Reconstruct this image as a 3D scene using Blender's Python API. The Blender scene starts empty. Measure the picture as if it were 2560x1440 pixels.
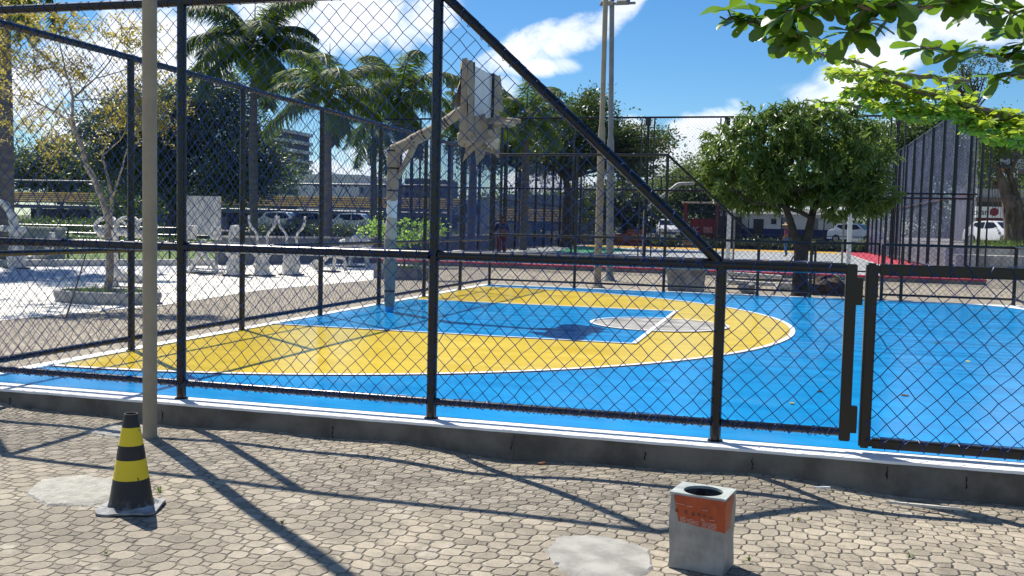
import bpy, bmesh, math, random
import numpy as np
from mathutils import Vector, Matrix
random.seed(7); rng = np.random.default_rng(11)
R = math.radians; PI = math.pi
sc = bpy.context.scene; COL = sc.collection

# ------------------------------------------------------------------ camera
F_PX, PITCH, ROLL, YAW = 2426.9, 0.0648, 0.0233, -0.2669
CAM = np.array([6.408, -6.436, 1.38])
def _axes():
    cy, sy = math.cos(YAW), math.sin(YAW); cp, sp = math.cos(PITCH), math.sin(PITCH)
    f = np.array([sy*cp, cy*cp, -sp]); r = np.array([cy, -sy, 0.0]); u = np.cross(r, f)
    cr, sr = math.cos(ROLL), math.sin(ROLL)
    return cr*r+sr*u, -sr*r+cr*u, f
AR, AU, AF = _axes()
cam = bpy.data.cameras.new('camera'); co = bpy.data.objects.new('camera', cam); COL.objects.link(co)
cam.sensor_width = 36; cam.lens = F_PX*36/2560; cam.clip_end = 4000; cam.clip_start = 0.05
co.matrix_world = Matrix(((AR[0], AU[0], -AF[0], CAM[0]), (AR[1], AU[1], -AF[1], CAM[1]), (AR[2], AU[2], -AF[2], CAM[2]), (0, 0, 0, 1)))
sc.camera = co
def W(px, py, Y):            # photo pixel -> world point on the upright plane at depth Y
    d = AF*F_PX+(px-1280)*AR-(py-720)*AU
    return CAM+(Y-CAM[1])/d[1]*d
def G(px, py, Z=-0.16):      # photo pixel -> world point on the level Z
    d = AF*F_PX+(px-1280)*AR-(py-720)*AU
    p = CAM+(Z-CAM[2])/d[2]*d
    if Z == -.16 and p[1] < 0:
        for _ in range(3): p = CAM+(gz(p[0])-CAM[2])/d[2]*d
    return p
def gz(x): return -.14-.0080*x      # the walk falls gently to the right

# ------------------------------------------------------------------ light
sun_dir = Vector((-0.56, 0.46, 1.0)).normalized()
sl = bpy.data.lights.new('sun', 'SUN'); so = bpy.data.objects.new('sun', sl); COL.objects.link(so)
sl.energy = 4.6; sl.angle = R(0.5); sl.color = (1, 0.94, 0.83)
so.rotation_euler = (-sun_dir).to_track_quat('-Z', 'Y').to_euler()
sc.view_settings.view_transform = 'Standard'; sc.view_settings.look = 'None'
sc.view_settings.exposure = 0.7; sc.view_settings.gamma = 1

# ------------------------------------------------------------------ node helper
class E:
    def __init__(s, nt, sock): s.nt, s.s = nt, sock
    def _m(s, op, *a):
        n = s.nt.nodes.new('ShaderNodeMath'); n.operation = op
        for i, v in enumerate((s,)+a):
            if isinstance(v, E): s.nt.links.new(v.s, n.inputs[i])
            else: n.inputs[i].default_value = v
        return E(s.nt, n.outputs[0])
    def __add__(s, o): return s._m('ADD', o)
    def __sub__(s, o): return s._m('SUBTRACT', o)
    def __mul__(s, o): return s._m('MULTIPLY', o)
    def __truediv__(s, o): return s._m('DIVIDE', o)
    __radd__ = __add__; __rmul__ = __mul__
    def __rsub__(s, o): return (s*-1)+o
    def max(s, o): return s._m('MAXIMUM', o)
    def min(s, o): return s._m('MINIMUM', o)
    def abs(s): return s._m('ABSOLUTE')
    def floor(s): return s._m('FLOOR')
    def gt(s, o): return s._m('GREATER_THAN', o)
    def lt(s, o): return s._m('LESS_THAN', o)
    def clamp(s): return s.max(0.0).min(1.0)
    def ss(s, a, b):
        n = s.nt.nodes.new('ShaderNodeMapRange'); n.interpolation_type = 'SMOOTHSTEP'
        s.nt.links.new(s.s, n.inputs[0]); n.inputs[1].default_value = a; n.inputs[2].default_value = b
        return E(s.nt, n.outputs[0])
def lnk(nt, v, inp):
    if isinstance(v, E): nt.links.new(v.s, inp)
    elif isinstance(v, (tuple, list)): inp.default_value = tuple(v)+((1,) if len(v) == 3 and len(inp.default_value) == 4 else ())
    else: inp.default_value = v
def mix(nt, f, a, b):
    n = nt.nodes.new('ShaderNodeMix'); n.data_type = 'RGBA'
    lnk(nt, f, n.inputs[0]); lnk(nt, a, n.inputs[6]); lnk(nt, b, n.inputs[7]); return E(nt, n.outputs[2])
def noise(nt, vec, scale, detail=3, rough=.5, dist=0.):
    n = nt.nodes.new('ShaderNodeTexNoise'); nt.links.new(vec.s, n.inputs['Vector'])
    n.inputs['Scale'].default_value = scale; n.inputs['Detail'].default_value = detail
    n.inputs['Roughness'].default_value = rough; n.inputs['Distortion'].default_value = dist
    return E(nt, n.outputs[0])
def comb(nt, x, y, z=0.):
    n = nt.nodes.new('ShaderNodeCombineXYZ')
    for i, v in enumerate((x, y, z)): lnk(nt, v, n.inputs[i])
    return E(nt, n.outputs[0])
def sep(nt, v):
    n = nt.nodes.new('ShaderNodeSeparateXYZ'); nt.links.new(v.s, n.inputs[0]); return [E(nt, o) for o in n.outputs]
def mapv(nt, v, sc_=(1, 1, 1), rot=(0, 0, 0), loc=(0, 0, 0)):
    n = nt.nodes.new('ShaderNodeMapping'); nt.links.new(v.s, n.inputs[0])
    n.inputs['Scale'].default_value = sc_; n.inputs['Rotation'].default_value = rot; n.inputs['Location'].default_value = loc
    return E(nt, n.outputs[0])
MATS = {}
def newmat(name):
    m = bpy.data.materials.new(name); m.use_nodes = True; nt = m.node_tree
    b = nt.nodes['Principled BSDF']; tc = nt.nodes.new('ShaderNodeTexCoord')
    return m, nt, b, E(nt, tc.outputs['Object'])
def bump(nt, b, h, strength=.5, dist=.01):
    n = nt.nodes.new('ShaderNodeBump'); n.inputs['Strength'].default_value = strength; n.inputs['Distance'].default_value = dist
    nt.links.new(h.s, n.inputs['Height']); nt.links.new(n.outputs[0], b.inputs['Normal'])
def mat(name, col, rough=.6, var=.2, scale=3., metal=0., bmp=0., bdist=.01, detail=4, stretch=(1, 1, 1), col2=None, spec=.4, coat=0.):
    if name in MATS: return MATS[name]
    m, nt, b, v = newmat(name)
    v2 = mapv(nt, v, stretch)
    n = noise(nt, v2, scale, detail, .6)
    dark = tuple(c*(1-var) for c in col) if col2 is None else col2
    lite = tuple(min(1, c*(1+var*.6)) for c in col)
    lnk(nt, mix(nt, n.ss(.3, .7), dark, lite), b.inputs['Base Color'])
    b.inputs['Roughness'].default_value = rough; b.inputs['Metallic'].default_value = metal
    b.inputs['Specular IOR Level'].default_value = spec
    b.inputs['Coat Weight'].default_value = coat
    if bmp: bump(nt, b, noise(nt, v2, scale*3, 5, .65), bmp, bdist)
    MATS[name] = m; return m
def leafmat(name, col, col2, trans=.45, rough=.45, scale=1.2, tcol=None):
    if name in MATS: return MATS[name]
    m, nt, b, v = newmat(name)
    n = noise(nt, v, scale, 3, .6); g = nt.nodes.new('ShaderNodeNewGeometry')
    r = E(nt, g.outputs['Random Per Island'])
    c = mix(nt, (n*.5+r*.6-.05).clamp(), col, col2)
    lnk(nt, c, b.inputs['Base Color']); b.inputs['Roughness'].default_value = rough
    t = nt.nodes.new('ShaderNodeBsdfTranslucent')
    tc = mix(nt, r, tcol or tuple(min(1, x*1.9) for x in col2), tuple(min(1, x*1.3) for x in col2)); nt.links.new(tc.s, t.inputs[0])
    ms = nt.nodes.new('ShaderNodeMixShader'); ms.inputs[0].default_value = trans
    nt.links.new(b.outputs[0], ms.inputs[1]); nt.links.new(t.outputs[0], ms.inputs[2])
    nt.links.new(ms.outputs[0], nt.nodes['Material Output'].inputs[0])
    MATS[name] = m; return m

# ------------------------------------------------------------------ world: physical sky with cumulus placed by direction
wd = bpy.data.worlds.new('World'); sc.world = wd; wd.use_nodes = True; nt = wd.node_tree
sky = nt.nodes.new('ShaderNodeTexSky'); sky.sky_type = 'NISHITA'; sky.sun_disc = False
sky.sun_elevation = math.asin(sun_dir.z); sky.sun_rotation = math.atan2(sun_dir.x, sun_dir.y)
sky.air_density = 1.0; sky.dust_density = .1; sky.ozone_density = 5.0
tc = nt.nodes.new('ShaderNodeTexCoord'); D = E(nt, tc.outputs['Generated'])
dx, dy, dz = sep(nt, D)
ya = dy.abs().max(.05); U = dx/ya; V = dz/ya
def puv(px, py):
    d = AF*F_PX+(px-1280)*AR-(py-720)*AU
    return d[0]/d[1], d[2]/d[1]
blobs = [(900, 60, 240, 110, .1), (700, 20, 160, 100, 0), (1060, 40, 90, 60, 0), (1300, 130, 130, 55, -.35), (1420, 95, 130, 55, -.5), (1520, 50, 80, 50, -.6), (1350, 165, 110, 30, 0),
         (60, 210, 220, 120, 0), (400, 120, 220, 130, 0), (200, 330, 160, 90, 0), (330, 240, 150, 80, 0), (520, 200, 90, 60, 0), (2150, 190, 170, 60, -.5), (2300, 90, 170, 60, -.4), (2450, 60, 180, 50, -.2), (2090, 240, 120, 40, 0),
         (1760, 330, 100, 55, -.3), (1690, 400, 150, 60, 0), (1570, 330, 60, 50, 0), (960, 380, 150, 40, 0), (850, 440, 160, 45, 0), (1250, 230, 60, 50, 0),
         (1400, 460, 200, 30, 0), (640, 230, 40, 30, 0), (2450, 330, 200, 60, 0), (-300, 200, 260, 160, 0), (2900, 150, 260, 130, 0)]
n1 = noise(nt, comb(nt, U*1.0, V*1.5, dy*.2), 9., 8, .62, .35)
mx = None
for (px, py, a, b_, sh) in blobs:
    u0, v0 = puv(px, py); a_ = a/F_PX*1.12; bb = b_/F_PX*1.12
    p = (U-u0); q = (V-v0)-p*(-sh)
    e = (p*p)*(1/a_**2)+(q*q)*(1/bb**2)
    f = 1.0-e
    mx = f if mx is None else mx.max(f)
gen = (noise(nt, D, 2.2, 5, .6)-.56)*6.0-dy.gt(.35)*20.0                     # loose cloud over the rest of the dome
mx = mx.max(gen.min(.6)).max(-2.5)
dens = (mx*.5+(n1-.5)*2.3)
mask = dens.ss(-.1, .5)
shade = noise(nt, comb(nt, U*1.2, V*2.0+.03), 6., 6, .55).ss(.33, .6)
cloud = mix(nt, (dens*.9).clamp()*shade, (11.4, 11.7, 12.4), (5.6, 6.4, 8.0))
hsv = nt.nodes.new('ShaderNodeHueSaturation'); nt.links.new(sky.outputs[0], hsv.inputs['Color'])
hsv.inputs['Saturation'].default_value = 1.2; hsv.inputs['Value'].default_value = 1.0
tint = nt.nodes.new('ShaderNodeVectorMath'); tint.operation = 'MULTIPLY'; nt.links.new(hsv.outputs[0], tint.inputs[0]); tint.inputs[1].default_value = (.84, 1.0, 1.08)
skc = E(nt, tint.outputs[0])
out = mix(nt, mask*.97*dz.ss(-.02, .03), skc, cloud)
bg = nt.nodes['Background']; nt.links.new(out.s, bg.inputs[0]); bg.inputs[1].default_value = 0.068

# ------------------------------------------------------------------ objects and tags
def tag(o, label=None, cat=None, group=None, kind=None):
    if label: o['label'] = label
    if cat: o['category'] = cat
    if group: o['group'] = group
    if kind: o['kind'] = kind
    return o
def empty(name, label, cat, loc=(0, 0, 0), rz=0, group=None):
    o = bpy.data.objects.new(name, None); COL.objects.link(o); o.location = loc; o.rotation_euler = (0, 0, rz)
    return tag(o, label, cat, group)
def meshobj(name, me, m, parent=None, smooth=False):
    o = bpy.data.objects.new(name, me); COL.objects.link(o)
    if m: me.materials.append(m)
    if parent is not None: o.parent = parent
    if smooth: me.polygons.foreach_set('use_smooth', [True]*len(me.polygons))
    return o
def npmesh(name, verts, faces):
    """verts (n,3), faces (m,k) arrays"""
    me = bpy.data.meshes.new(name); verts = np.asarray(verts, dtype=np.float32); faces = np.asarray(faces, dtype=np.int32)
    k = faces.shape[1]; me.vertices.add(len(verts)); me.vertices.foreach_set('co', verts.ravel())
    me.loops.add(faces.size); me.loops.foreach_set('vertex_index', faces.ravel())
    me.polygons.add(len(faces)); me.polygons.foreach_set('loop_start', np.arange(0, faces.size, k, dtype=np.int32))
    me.update(calc_edges=True); me.validate(); return me
class MB:
    def __init__(s): s.v, s.f = [], []
    def add(s, vs, fs):
        b = len(s.v); s.v += [tuple(map(float, v)) for v in vs]; s.f += [tuple(i+b for i in f) for f in fs]; return s
    def box(s, x0, x1, y0, y1, z0, z1, M=None):
        vs = [(x, y, z) for z in (z0, z1) for y in (y0, y1) for x in (x0, x1)]
        if M is not None: vs = [M @ Vector(v) for v in vs]
        return s.add(vs, [(0, 2, 3, 1), (4, 5, 7, 6), (0, 1, 5, 4), (2, 6, 7, 3), (0, 4, 6, 2), (1, 3, 7, 5)])
    def tube(s, pts, rad, n=8, cap=True, sq=(1, 1)):
        pts = [Vector(p) for p in pts]; m = len(pts)
        if not hasattr(rad, '__len__'): rad = [rad]*m
        vs = []; a = None
        for i, p in enumerate(pts):
            t = (pts[min(i+1, m-1)]-pts[max(i-1, 0)]).normalized()
            if a is None: a = t.orthogonal().normalized() if abs(t.z) < .9 else Vector((1, 0, 0))
            a = (a-t*a.dot(t))
            a = a.normalized() if a.length > 1e-6 else t.orthogonal().normalized()
            c = t.cross(a)
            for k in range(n):
                th = 2*PI*k/n+PI/n; vs.append(p+(a*math.cos(th)*sq[0]+c*math.sin(th)*sq[1])*rad[i])
        fs = [(i*n+k, i*n+(k+1) % n, (i+1)*n+(k+1) % n, (i+1)*n+k) for i in range(m-1) for k in range(n)]
        if cap: fs += [tuple(range(n-1, -1, -1)), tuple((m-1)*n+k for k in range(n))]
        return s.add(vs, fs)
    def lathe(s, prof, n=24, c=(0, 0, 0), sx=1, sy=1):
        m = len(prof); vs = [(c[0]+r*sx*math.cos(2*PI*k/n), c[1]+r*sy*math.sin(2*PI*k/n), c[2]+z) for r, z in prof for k in range(n)]
        return s.add(vs, [(i*n+k, i*n+(k+1) % n, (i+1)*n+(k+1) % n, (i+1)*n+k) for i in range(m-1) for k in range(n)])
    def poly(s, pts, z): return s.add([(p[0], p[1], z) for p in pts], [tuple(range(len(pts)))])
    def prism(s, pts, z0, z1):
        n = len(pts); return s.add([(p[0], p[1], z0) for p in pts]+[(p[0], p[1], z1) for p in pts],
            [tuple(range(n-1, -1, -1)), tuple(range(n, 2*n))]+[(i, (i+1) % n, n+(i+1) % n, n+i) for i in range(n)])
    def blob(s, c, r, n=10, amp=.15, seed=0, flat=1.):
        rr = random.Random(seed); ph = [rr.random()*6.28 for _ in range(6)]; vs = []; fs = []
        for i in range(n+1):
            th = PI*i/n
            for k in range(2*n):
                a = PI*k/n; w = 1+amp*(math.sin(3*a+ph[0]+th*2)+math.sin(5*th+ph[1]+a)+.6*math.sin(7*a+ph[2]-3*th))/2
                vs.append((c[0]+r[0]*w*math.sin(th)*math.cos(a), c[1]+r[1]*w*math.sin(th)*math.sin(a), c[2]+r[2]*w*math.cos(th)*flat))
        for i in range(n):
            for k in range(2*n): fs.append((i*2*n+k, (i+1)*2*n+k, (i+1)*2*n+(k+1) % (2*n), i*2*n+(k+1) % (2*n)))
        return s.add(vs, fs)
    def build(s, name, m, parent=None, smooth=False, bevel=0):
        me = bpy.data.meshes.new(name); me.from_pydata(s.v, [], s.f)
        bm = bmesh.new(); bm.from_mesh(me); bmesh.ops.recalc_face_normals(bm, faces=bm.faces)
        if bevel: bmesh.ops.bevel(bm, geom=bm.edges[:], offset=bevel, segments=2, affect='EDGES')
        bm.to_mesh(me); bm.free()
        o = meshobj(name, me, m, parent, smooth)
        if smooth and not bevel:
            try: me.set_sharp_from_angle(angle=R(40))
            except Exception: pass
        return o
def struct(name, mb, m, **k):
    return tag(mb.build(name, m, **k), kind='structure')

# ------------------------------------------------------------------ materials
M_post = mat('black_enamel', (.004, .0045, .006), .27, .3, 6, spec=.5)
M_rail = M_post
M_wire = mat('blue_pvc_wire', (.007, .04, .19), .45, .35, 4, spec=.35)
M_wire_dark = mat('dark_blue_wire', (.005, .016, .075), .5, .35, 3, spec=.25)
M_conc = mat('kerb_concrete', (.2, .185, .165), .85, .3, 2.2, bmp=.5, bdist=.008)
M_conc_l = mat('light_concrete', (.5, .48, .44), .85, .18, 1.1, bmp=.3)
M_white = mat('white_paint', (.8, .8, .79), .55, .06, 4, bmp=.1)
M_bark = mat('grey_bark', (.19, .165, .13), .9, .45, 7, bmp=.8, bdist=.02, stretch=(1, 1, .35))
M_palmtrunk = mat('palm_trunk_grey', (.12, .11, .095), .85, .3, 3, bmp=.5, stretch=(.5, .5, 3))
M_darkbark = mat('dark_bark', (.07, .055, .04), .9, .4, 6, bmp=.8, bdist=.02)

def paver_mat():
    m, nt, b, v = newmat('octagon_pavers')
    wob = noise(nt, v, 1.6, 2); wob2 = noise(nt, mapv(nt, v, loc=(7, 3, 0)), 1.6, 2)
    x, y, z = sep(nt, v)
    x = x+(wob-.5)*.16; y = y+(wob2-.5)*.16
    x = x+(noise(nt, v, 14, 2)-.5)*.034; y = y+(noise(nt, mapv(nt, v, loc=(3, 9, 0)), 14, 2)-.5)*.034
    s = 1/.115
    c = math.cos(PI/4)*s; u = x*c+y*c; w = y*c-x*c
    fu = (u-u.floor())-.5; fw = (w-w.floor())-.5
    au, aw = fu.abs(), fw.abs()
    S = .655
    d1 = (.5-au.max(aw)); sm = au+aw; d2 = (sm-S).abs()*.7
    insq = sm.gt(S)
    d = d2.min(d1+insq*9.0)
    ido = comb(nt, u.floor(), w.floor(), 0.); ids = comb(nt, (u+.5).floor(), (w+.5).floor(), 5.)
    idn = nt.nodes.new('ShaderNodeMix'); idn.data_type = 'VECTOR'
    lnk(nt, insq, idn.inputs[0]); nt.links.new(ido.s, idn.inputs[4]); nt.links.new(ids.s, idn.inputs[5])
    wn = nt.nodes.new('ShaderNodeTexWhiteNoise'); nt.links.new(idn.outputs[1], wn.inputs[0]); rnd = E(nt, wn.outputs[0])
    fine = noise(nt, v, 85, 6, .8); mid = noise(nt, v, 7, 5, .7); big = noise(nt, v, .8, 4, .6)
    stone = mix(nt, (rnd*.55+fine*1.5+mid*.8-.95).clamp(), (.165, .142, .11), (.425, .372, .29))
    sand = (.5, .43, .32)
    stone = mix(nt, (big.ss(.45, .7)*mid.ss(.35, .65)*.6), stone, sand)
    dark = noise(nt, mapv(nt, v, (1, 1, 1), loc=(20, 5, 0)), .55, 3, .6).ss(.52, .7)
    stone = mix(nt, dark*.45, stone, (.16, .142, .115)); spot = noise(nt, mapv(nt, v, loc=(1, 2, 0)), 11, 4, .75).ss(.62, .7); stone = mix(nt, spot*.6, stone, (.10, .09, .075)); pale = noise(nt, mapv(nt, v, loc=(5, 2, 0)), 4, 5, .75).ss(.58, .7); stone = mix(nt, pale*.45, stone, (.55, .51, .44))
    j = d.ss(.002, .032)
    jn = noise(nt, v, 5, 4, .7)
    joint = mix(nt, jn.ss(.38, .6), (.075, .06, .042), (.32, .27, .19))
    lnk(nt, mix(nt, (j*(noise(nt, v, 38, 4, .7).ss(.22, .42)*.6+.4)+jn.ss(.56, .72)*.5).clamp(), joint, stone), b.inputs['Base Color'])
    b.inputs['Roughness'].default_value = .88
    hgt = d.ss(.0, .10)*1.0+rnd*.45+fine*.35+mid*.45
    bump(nt, b, hgt, 1.0, .014)
    return m
M_paver = paver_mat()
def court_paint(name, c1, c2, dusty=.0):
    m, nt, b, v = newmat(name)
    a = noise(nt, mapv(nt, v, (.35, 1.6, 1)), 2.2, 6, .65); c = noise(nt, v, 18, 4, .7); d = noise(nt, v, 1.1, 3)
    st = noise(nt, mapv(nt, v, (1.2, 14, 1)), 2.5, 4, .6).ss(.56, .72)
    col = mix(nt, (a*.7+c*.3-.0).ss(.33, .67), c1, c2)
    dust = noise(nt, mapv(nt, v, loc=(4, 8, 0)), .9, 5, .7).ss(.5, .75)
    col = mix(nt, dust*.10, col, (.42, .42, .42)); col = mix(nt, st*.22, col, tuple(min(1, x*1.5+.03) for x in c2))
    sp = noise(nt, v, 34, 2, .5).ss(.73, .76)
    col = mix(nt, sp*.5, col, (.35, .3, .26))
    lnk(nt, col, b.inputs['Base Color'])
    lnk(nt, (a*.2+d*.14+c*.05+.0), b.inputs['Roughness'])
    b.inputs['Specular IOR Level'].default_value = .42
    bump(nt, b, noise(nt, mapv(nt, v, (1, 3, 1)), 9, 3)+c*.25, .07, .01)
    return m
M_blue = court_paint('blue_court_paint', (.001, .20, .52), (.003, .29, .66))
M_yellow = court_paint('yellow_court_paint', (.68, .47, .025), (.78, .57, .05))
M_grey = mat('bare_screed', (.3, .29, .27), .75, .45, 3, bmp=.2)
M_line = mat('white_line_paint', (.78, .79, .8), .4, .08, 6)

# ------------------------------------------------------------------ ground
PZ = -0.16
struct('ground', MB().poly([(-900, -300), (900, -300), (900, 1500), (-900, 1500)], -.3), mat('far_ground', (.1, .12, .06), .95, .4, .08))
struct('plaza', MB().poly([(-16, -.1), (45, -.1), (45, 68), (-16, 68)], PZ-.006), None).data.materials.append(M_paver)
gx = np.arange(-16, 22.01, .1); gy = np.arange(-12.05, -.149, .1)
X, Y = np.meshgrid(gx, gy)
und = .010*np.sin(X*1.3+Y*.9)+.008*np.sin(X*3.1-Y*2.3+1)+.006*np.sin(Y*5.3+X*2.1)
edge = np.clip(1-(-.15-Y)/1.1, 0, 1)
Zg = gz(X)+und*.5+edge*(.022*np.sin(X*2.2+.5)+.012*np.sin(X*5.1))
V3 = np.stack([X, Y, Zg], -1).reshape(-1, 3); nx = len(gx); idx = np.arange(len(V3)).reshape(len(gy), nx)
Fq = np.stack([idx[:-1, :-1], idx[:-1, 1:], idx[1:, 1:], idx[1:, :-1]], -1).reshape(-1, 4)
tag(meshobj('pavement', npmesh('pavement', V3, Fq), M_paver, smooth=True), kind='structure')
M_bright = mat('bright_concrete', (.7, .67, .6), .85, .12, .6, bmp=.2)
pb = [(-4.4, 1.0), (-4.3, 5.2), (-3.9, 8.2), (-4.4, 12.5), (-3.9, 17), (-4.8, 25), (-5.4, 26.7), (-9, 27), (-14, 22.5), (-16, -2), (-6, -2)]
struct('concrete_terrace', MB().poly(pb, PZ+.002), M_bright)
struct('shade_sheet', MB().poly([(-16, 4), (-10.4, 11), (-9.5, 15.2), (-10.5, 19.5), (-13.2, 20.5), (-17, 13)], PZ+.008), mat('grey_shade_paint', (.42, .43, .45), .7, .15, 1.))  # tree shade on the concrete, painted as a flat grey sheet
struct('lawn', MB().poly([(-60, 12), (-15.5, 12), (-13.6, 22), (-9, 30), (-9, 66), (-60, 66)], PZ+.012), mat('lawn', (.1, .16, .035), .95, .4, 1.5))

# court slab with kerb
def rrect(x0, x1, y0, y1, r=0., corners=(0, 0, 0, 0), n=8):
    P = []
    for (cx, cy, a0, use) in ((x0, y0, PI, corners[0]), (x1, y0, 1.5*PI, corners[1]), (x1, y1, 0, corners[2]), (x0, y1, .5*PI, corners[3])):
        rr = r if use else 0
        if rr == 0: P.append((cx, cy)); continue
        ccx = cx+rr if cx == x0 else cx-rr; ccy = cy+rr if cy == y0 else cy-rr
        for k in range(n+1): a = a0+.5*PI*k/n; P.append((ccx+rr*math.cos(a), ccy+rr*math.sin(a)))
    return P
kb = MB()
xs = np.arange(-.25, 11.2, .06); rr = random.Random(3)
kb.box(-.16, 11.14, -.16, 15.14, -.40, -.012)
struct('court_slab', kb, M_conc)
# kerb face blocks with open joints
kf = MB(); x = -.17
while x < 11.1:
    L = rr.uniform(1.1, 2.4); x1 = min(x+L, 11.15); j = rr.uniform(-.003, .003)
    kf.box(x, x1, -.175+j, -.163+j, -.40, -.022); x = x1
struct('kerb', kf, mat('kerb_face_concrete', (.15, .135, .112), .9, .4, 3.5, bmp=.8, bdist=.012))
ck = MB()
for x in (.35, .62, 1.9, 2.0, 3.4, 4.72, 5.62, 6.3, 7.1, 7.55, 8.6):
    h = rr.uniform(.05, .1); z = -rr.uniform(.035, .08); P = [(x+rr.uniform(-.006, .006), z-h*k/5) for k in range(6)]
    for k in range(5):
        w = rr.uniform(.002, .006); ck.add([(P[k][0]-w, -.1812, P[k][1]), (P[k][0]+w, -.1812, P[k][1]), (P[k+1][0]+w*.7, -.1812, P[k+1][1]), (P[k+1][0]-w*.7, -.1812, P[k+1][1])], [(0, 1, 2, 3)])
struct('kerb_crack', ck, mat('crack_dark', (.01, .009, .008), .95))
# wavy hand painted white top edge
n = 220; top = [(-.16+11.3*i/n, -.179-.004*math.sin(i*.9)*math.sin(i*.23)-.005*rr.random()) for i in range(n+1)]
wt = MB(); wt.prism(top+[(11.14, -.035), (-.16, -.035)], -.021, -.003)
struct('kerb_top_paint', wt, M_white)
struct('court_margin', MB().box(-.16, .0, -.035, 15.14, -.011, -.003).box(0.0, 11.0, -.0349, .062, -.011, -.003).box(11.0, 11.14, -.035, 15.14, -.011, -.003).box(0, 11.0, 15.0, 15.14, -.011, -.003), M_white)
struct('court_floor', MB().poly(rrect(0.001, 10.999, .062, 14.999), 0.0), M_blue)
# corner fill: white rounded corners on the right
def cornerfill(cx, cy, sx, sy, r=1.5):
    P = [(cx, cy)]+[(cx-sx*r+sx*r*math.cos(a), cy-sy*r+sy*r*math.sin(a)) for a in np.linspace(0, PI/2, 12)]
    return P
struct('painted_corner', MB().poly(cornerfill(10.99, 14.99, 1, 1), .003), M_white)
HC = (0.02, 7.55); R3 = 6.62
def arc(r, c=HC, a0=-PI/2, a1=PI/2, n=96): return [(c[0]+r*math.cos(a), c[1]+r*math.sin(a)) for a in np.linspace(a0, a1, n)]
struct('three_point_paint', MB().poly(arc(R3), .004), M_yellow)
def ribbon(mb, P, w, z, closed=False):
    P = [Vector((p[0], p[1], 0)) for p in P]; n = len(P); L = []
    for i in range(n):
        t = (P[(i+1) % n if closed else min(i+1, n-1)]-P[(i-1) % n if closed else max(i-1, 0)]).normalized(); q = Vector((-t.y, t.x, 0))*w/2
        L += [P[i]+q, P[i]-q]
    mb.add([(p.x, p.y, z) for p in L], [(2*i, 2*i+1, (2*i+3) % (2*n), (2*i+2) % (2*n)) for i in range(n if closed else n-1)])
struct('three_point_line', (lambda m: (ribbon(m, arc(R3), .07, .012), m)[1])(MB()), M_line)
struct('key_paint', MB().poly([(.02, 4.98), (4.8, 4.98), (4.8, 9.9), (.02, 9.9)], .008), M_blue)
FC = (4.8, 7.45)
def circ(r, n=64): return [(FC[0]+r*math.cos(2*PI*k/n), FC[1]+r*math.sin(2*PI*k/n)) for k in range(n)]
struct('free_throw_circle', MB().poly(circ(.95), .012), M_grey)
kl = MB()
for P, w in (([(.02, 4.98), (4.8, 4.98)], .05), ([(.02, 9.9), (4.8, 9.9)], .05)): ribbon(kl, P, w, .016)
ribbon(kl, [(4.8, 4.955), (4.8, 9.925)], .06, .0195)
struct('key_line', kl, M_line)
struct('circle_line', (lambda m: (ribbon(m, circ(.96), .05, .0235, True), m)[1])(MB()), M_line)

def patch(name, pix, z, m, seed, zz=PZ):
    rr = random.Random(seed); P = [G(*q, zz)[:2] for q in pix]; Q = []; n = len(P)
    for i in range(n):
        a, b = P[i], P[(i+1) % n]
        for k in range(9):
            t = k/9; p = a*(1-t)+b*t; Q.append((p[0]+rr.uniform(-.008, .008), p[1]+rr.uniform(-.013, .013)))
    c = np.mean(Q, 0)
    mb = MB(); k = len(Q)
    def hz(p): return gz(p[0])+.5*(.010*math.sin(p[0]*1.3+p[1]*.9)+.008*math.sin(p[0]*3.1-p[1]*2.3+1)+.006*math.sin(p[1]*5.3+p[0]*2.1))+max(0, 1-(-.15-p[1])/1.1)*(.022*math.sin(p[0]*2.2+.5)+.012*math.sin(p[0]*5.1))
    rings = [1.0, .93, .6, .25]; vs = []
    for j, s in enumerate(rings):
        for p in Q:
            q = c+(np.array(p)-c)*s; vs.append((q[0], q[1], hz(q)+(z if j else .0)+(0 if j else -.006)))
    q = c; vs.append((c[0], c[1], hz(c)+z))
    fs = [(j*k+i, j*k+(i+1) % k, (j+1)*k+(i+1) % k, (j+1)*k+i) for j in range(3) for i in range(k)]+[(3*k+i, 3*k+(i+1) % k, 4*k) for i in range(k)]
    mb.add(vs, fs); return struct(name, mb, m, smooth=True)
M_cem = mat('smooth_cement', (.30, .29, .268), .8, .3, 7, bmp=.25)
M_cem2 = mat('rough_cement', (.40, .385, .34), .9, .2, 14, bmp=.9, bdist=.02)
patch('cement_patch', [(1358, 1378), (1395, 1342), (1480, 1338), (1560, 1352), (1625, 1372), (1636, 1420), (1590, 1460), (1450, 1450), (1400, 1422)], .011, M_cem, 1)
patch('cement_patch', [(58, 1240), (100, 1205), (200, 1192), (285, 1205), (290, 1250), (235, 1272), (120, 1272)], .011, M_cem2, 2)
patch('cement_patch', [(205, 1083), (268, 1064), (350, 1062), (400, 1066), (400, 1090), (330, 1096)], .009, M_cem2, 3)

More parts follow.
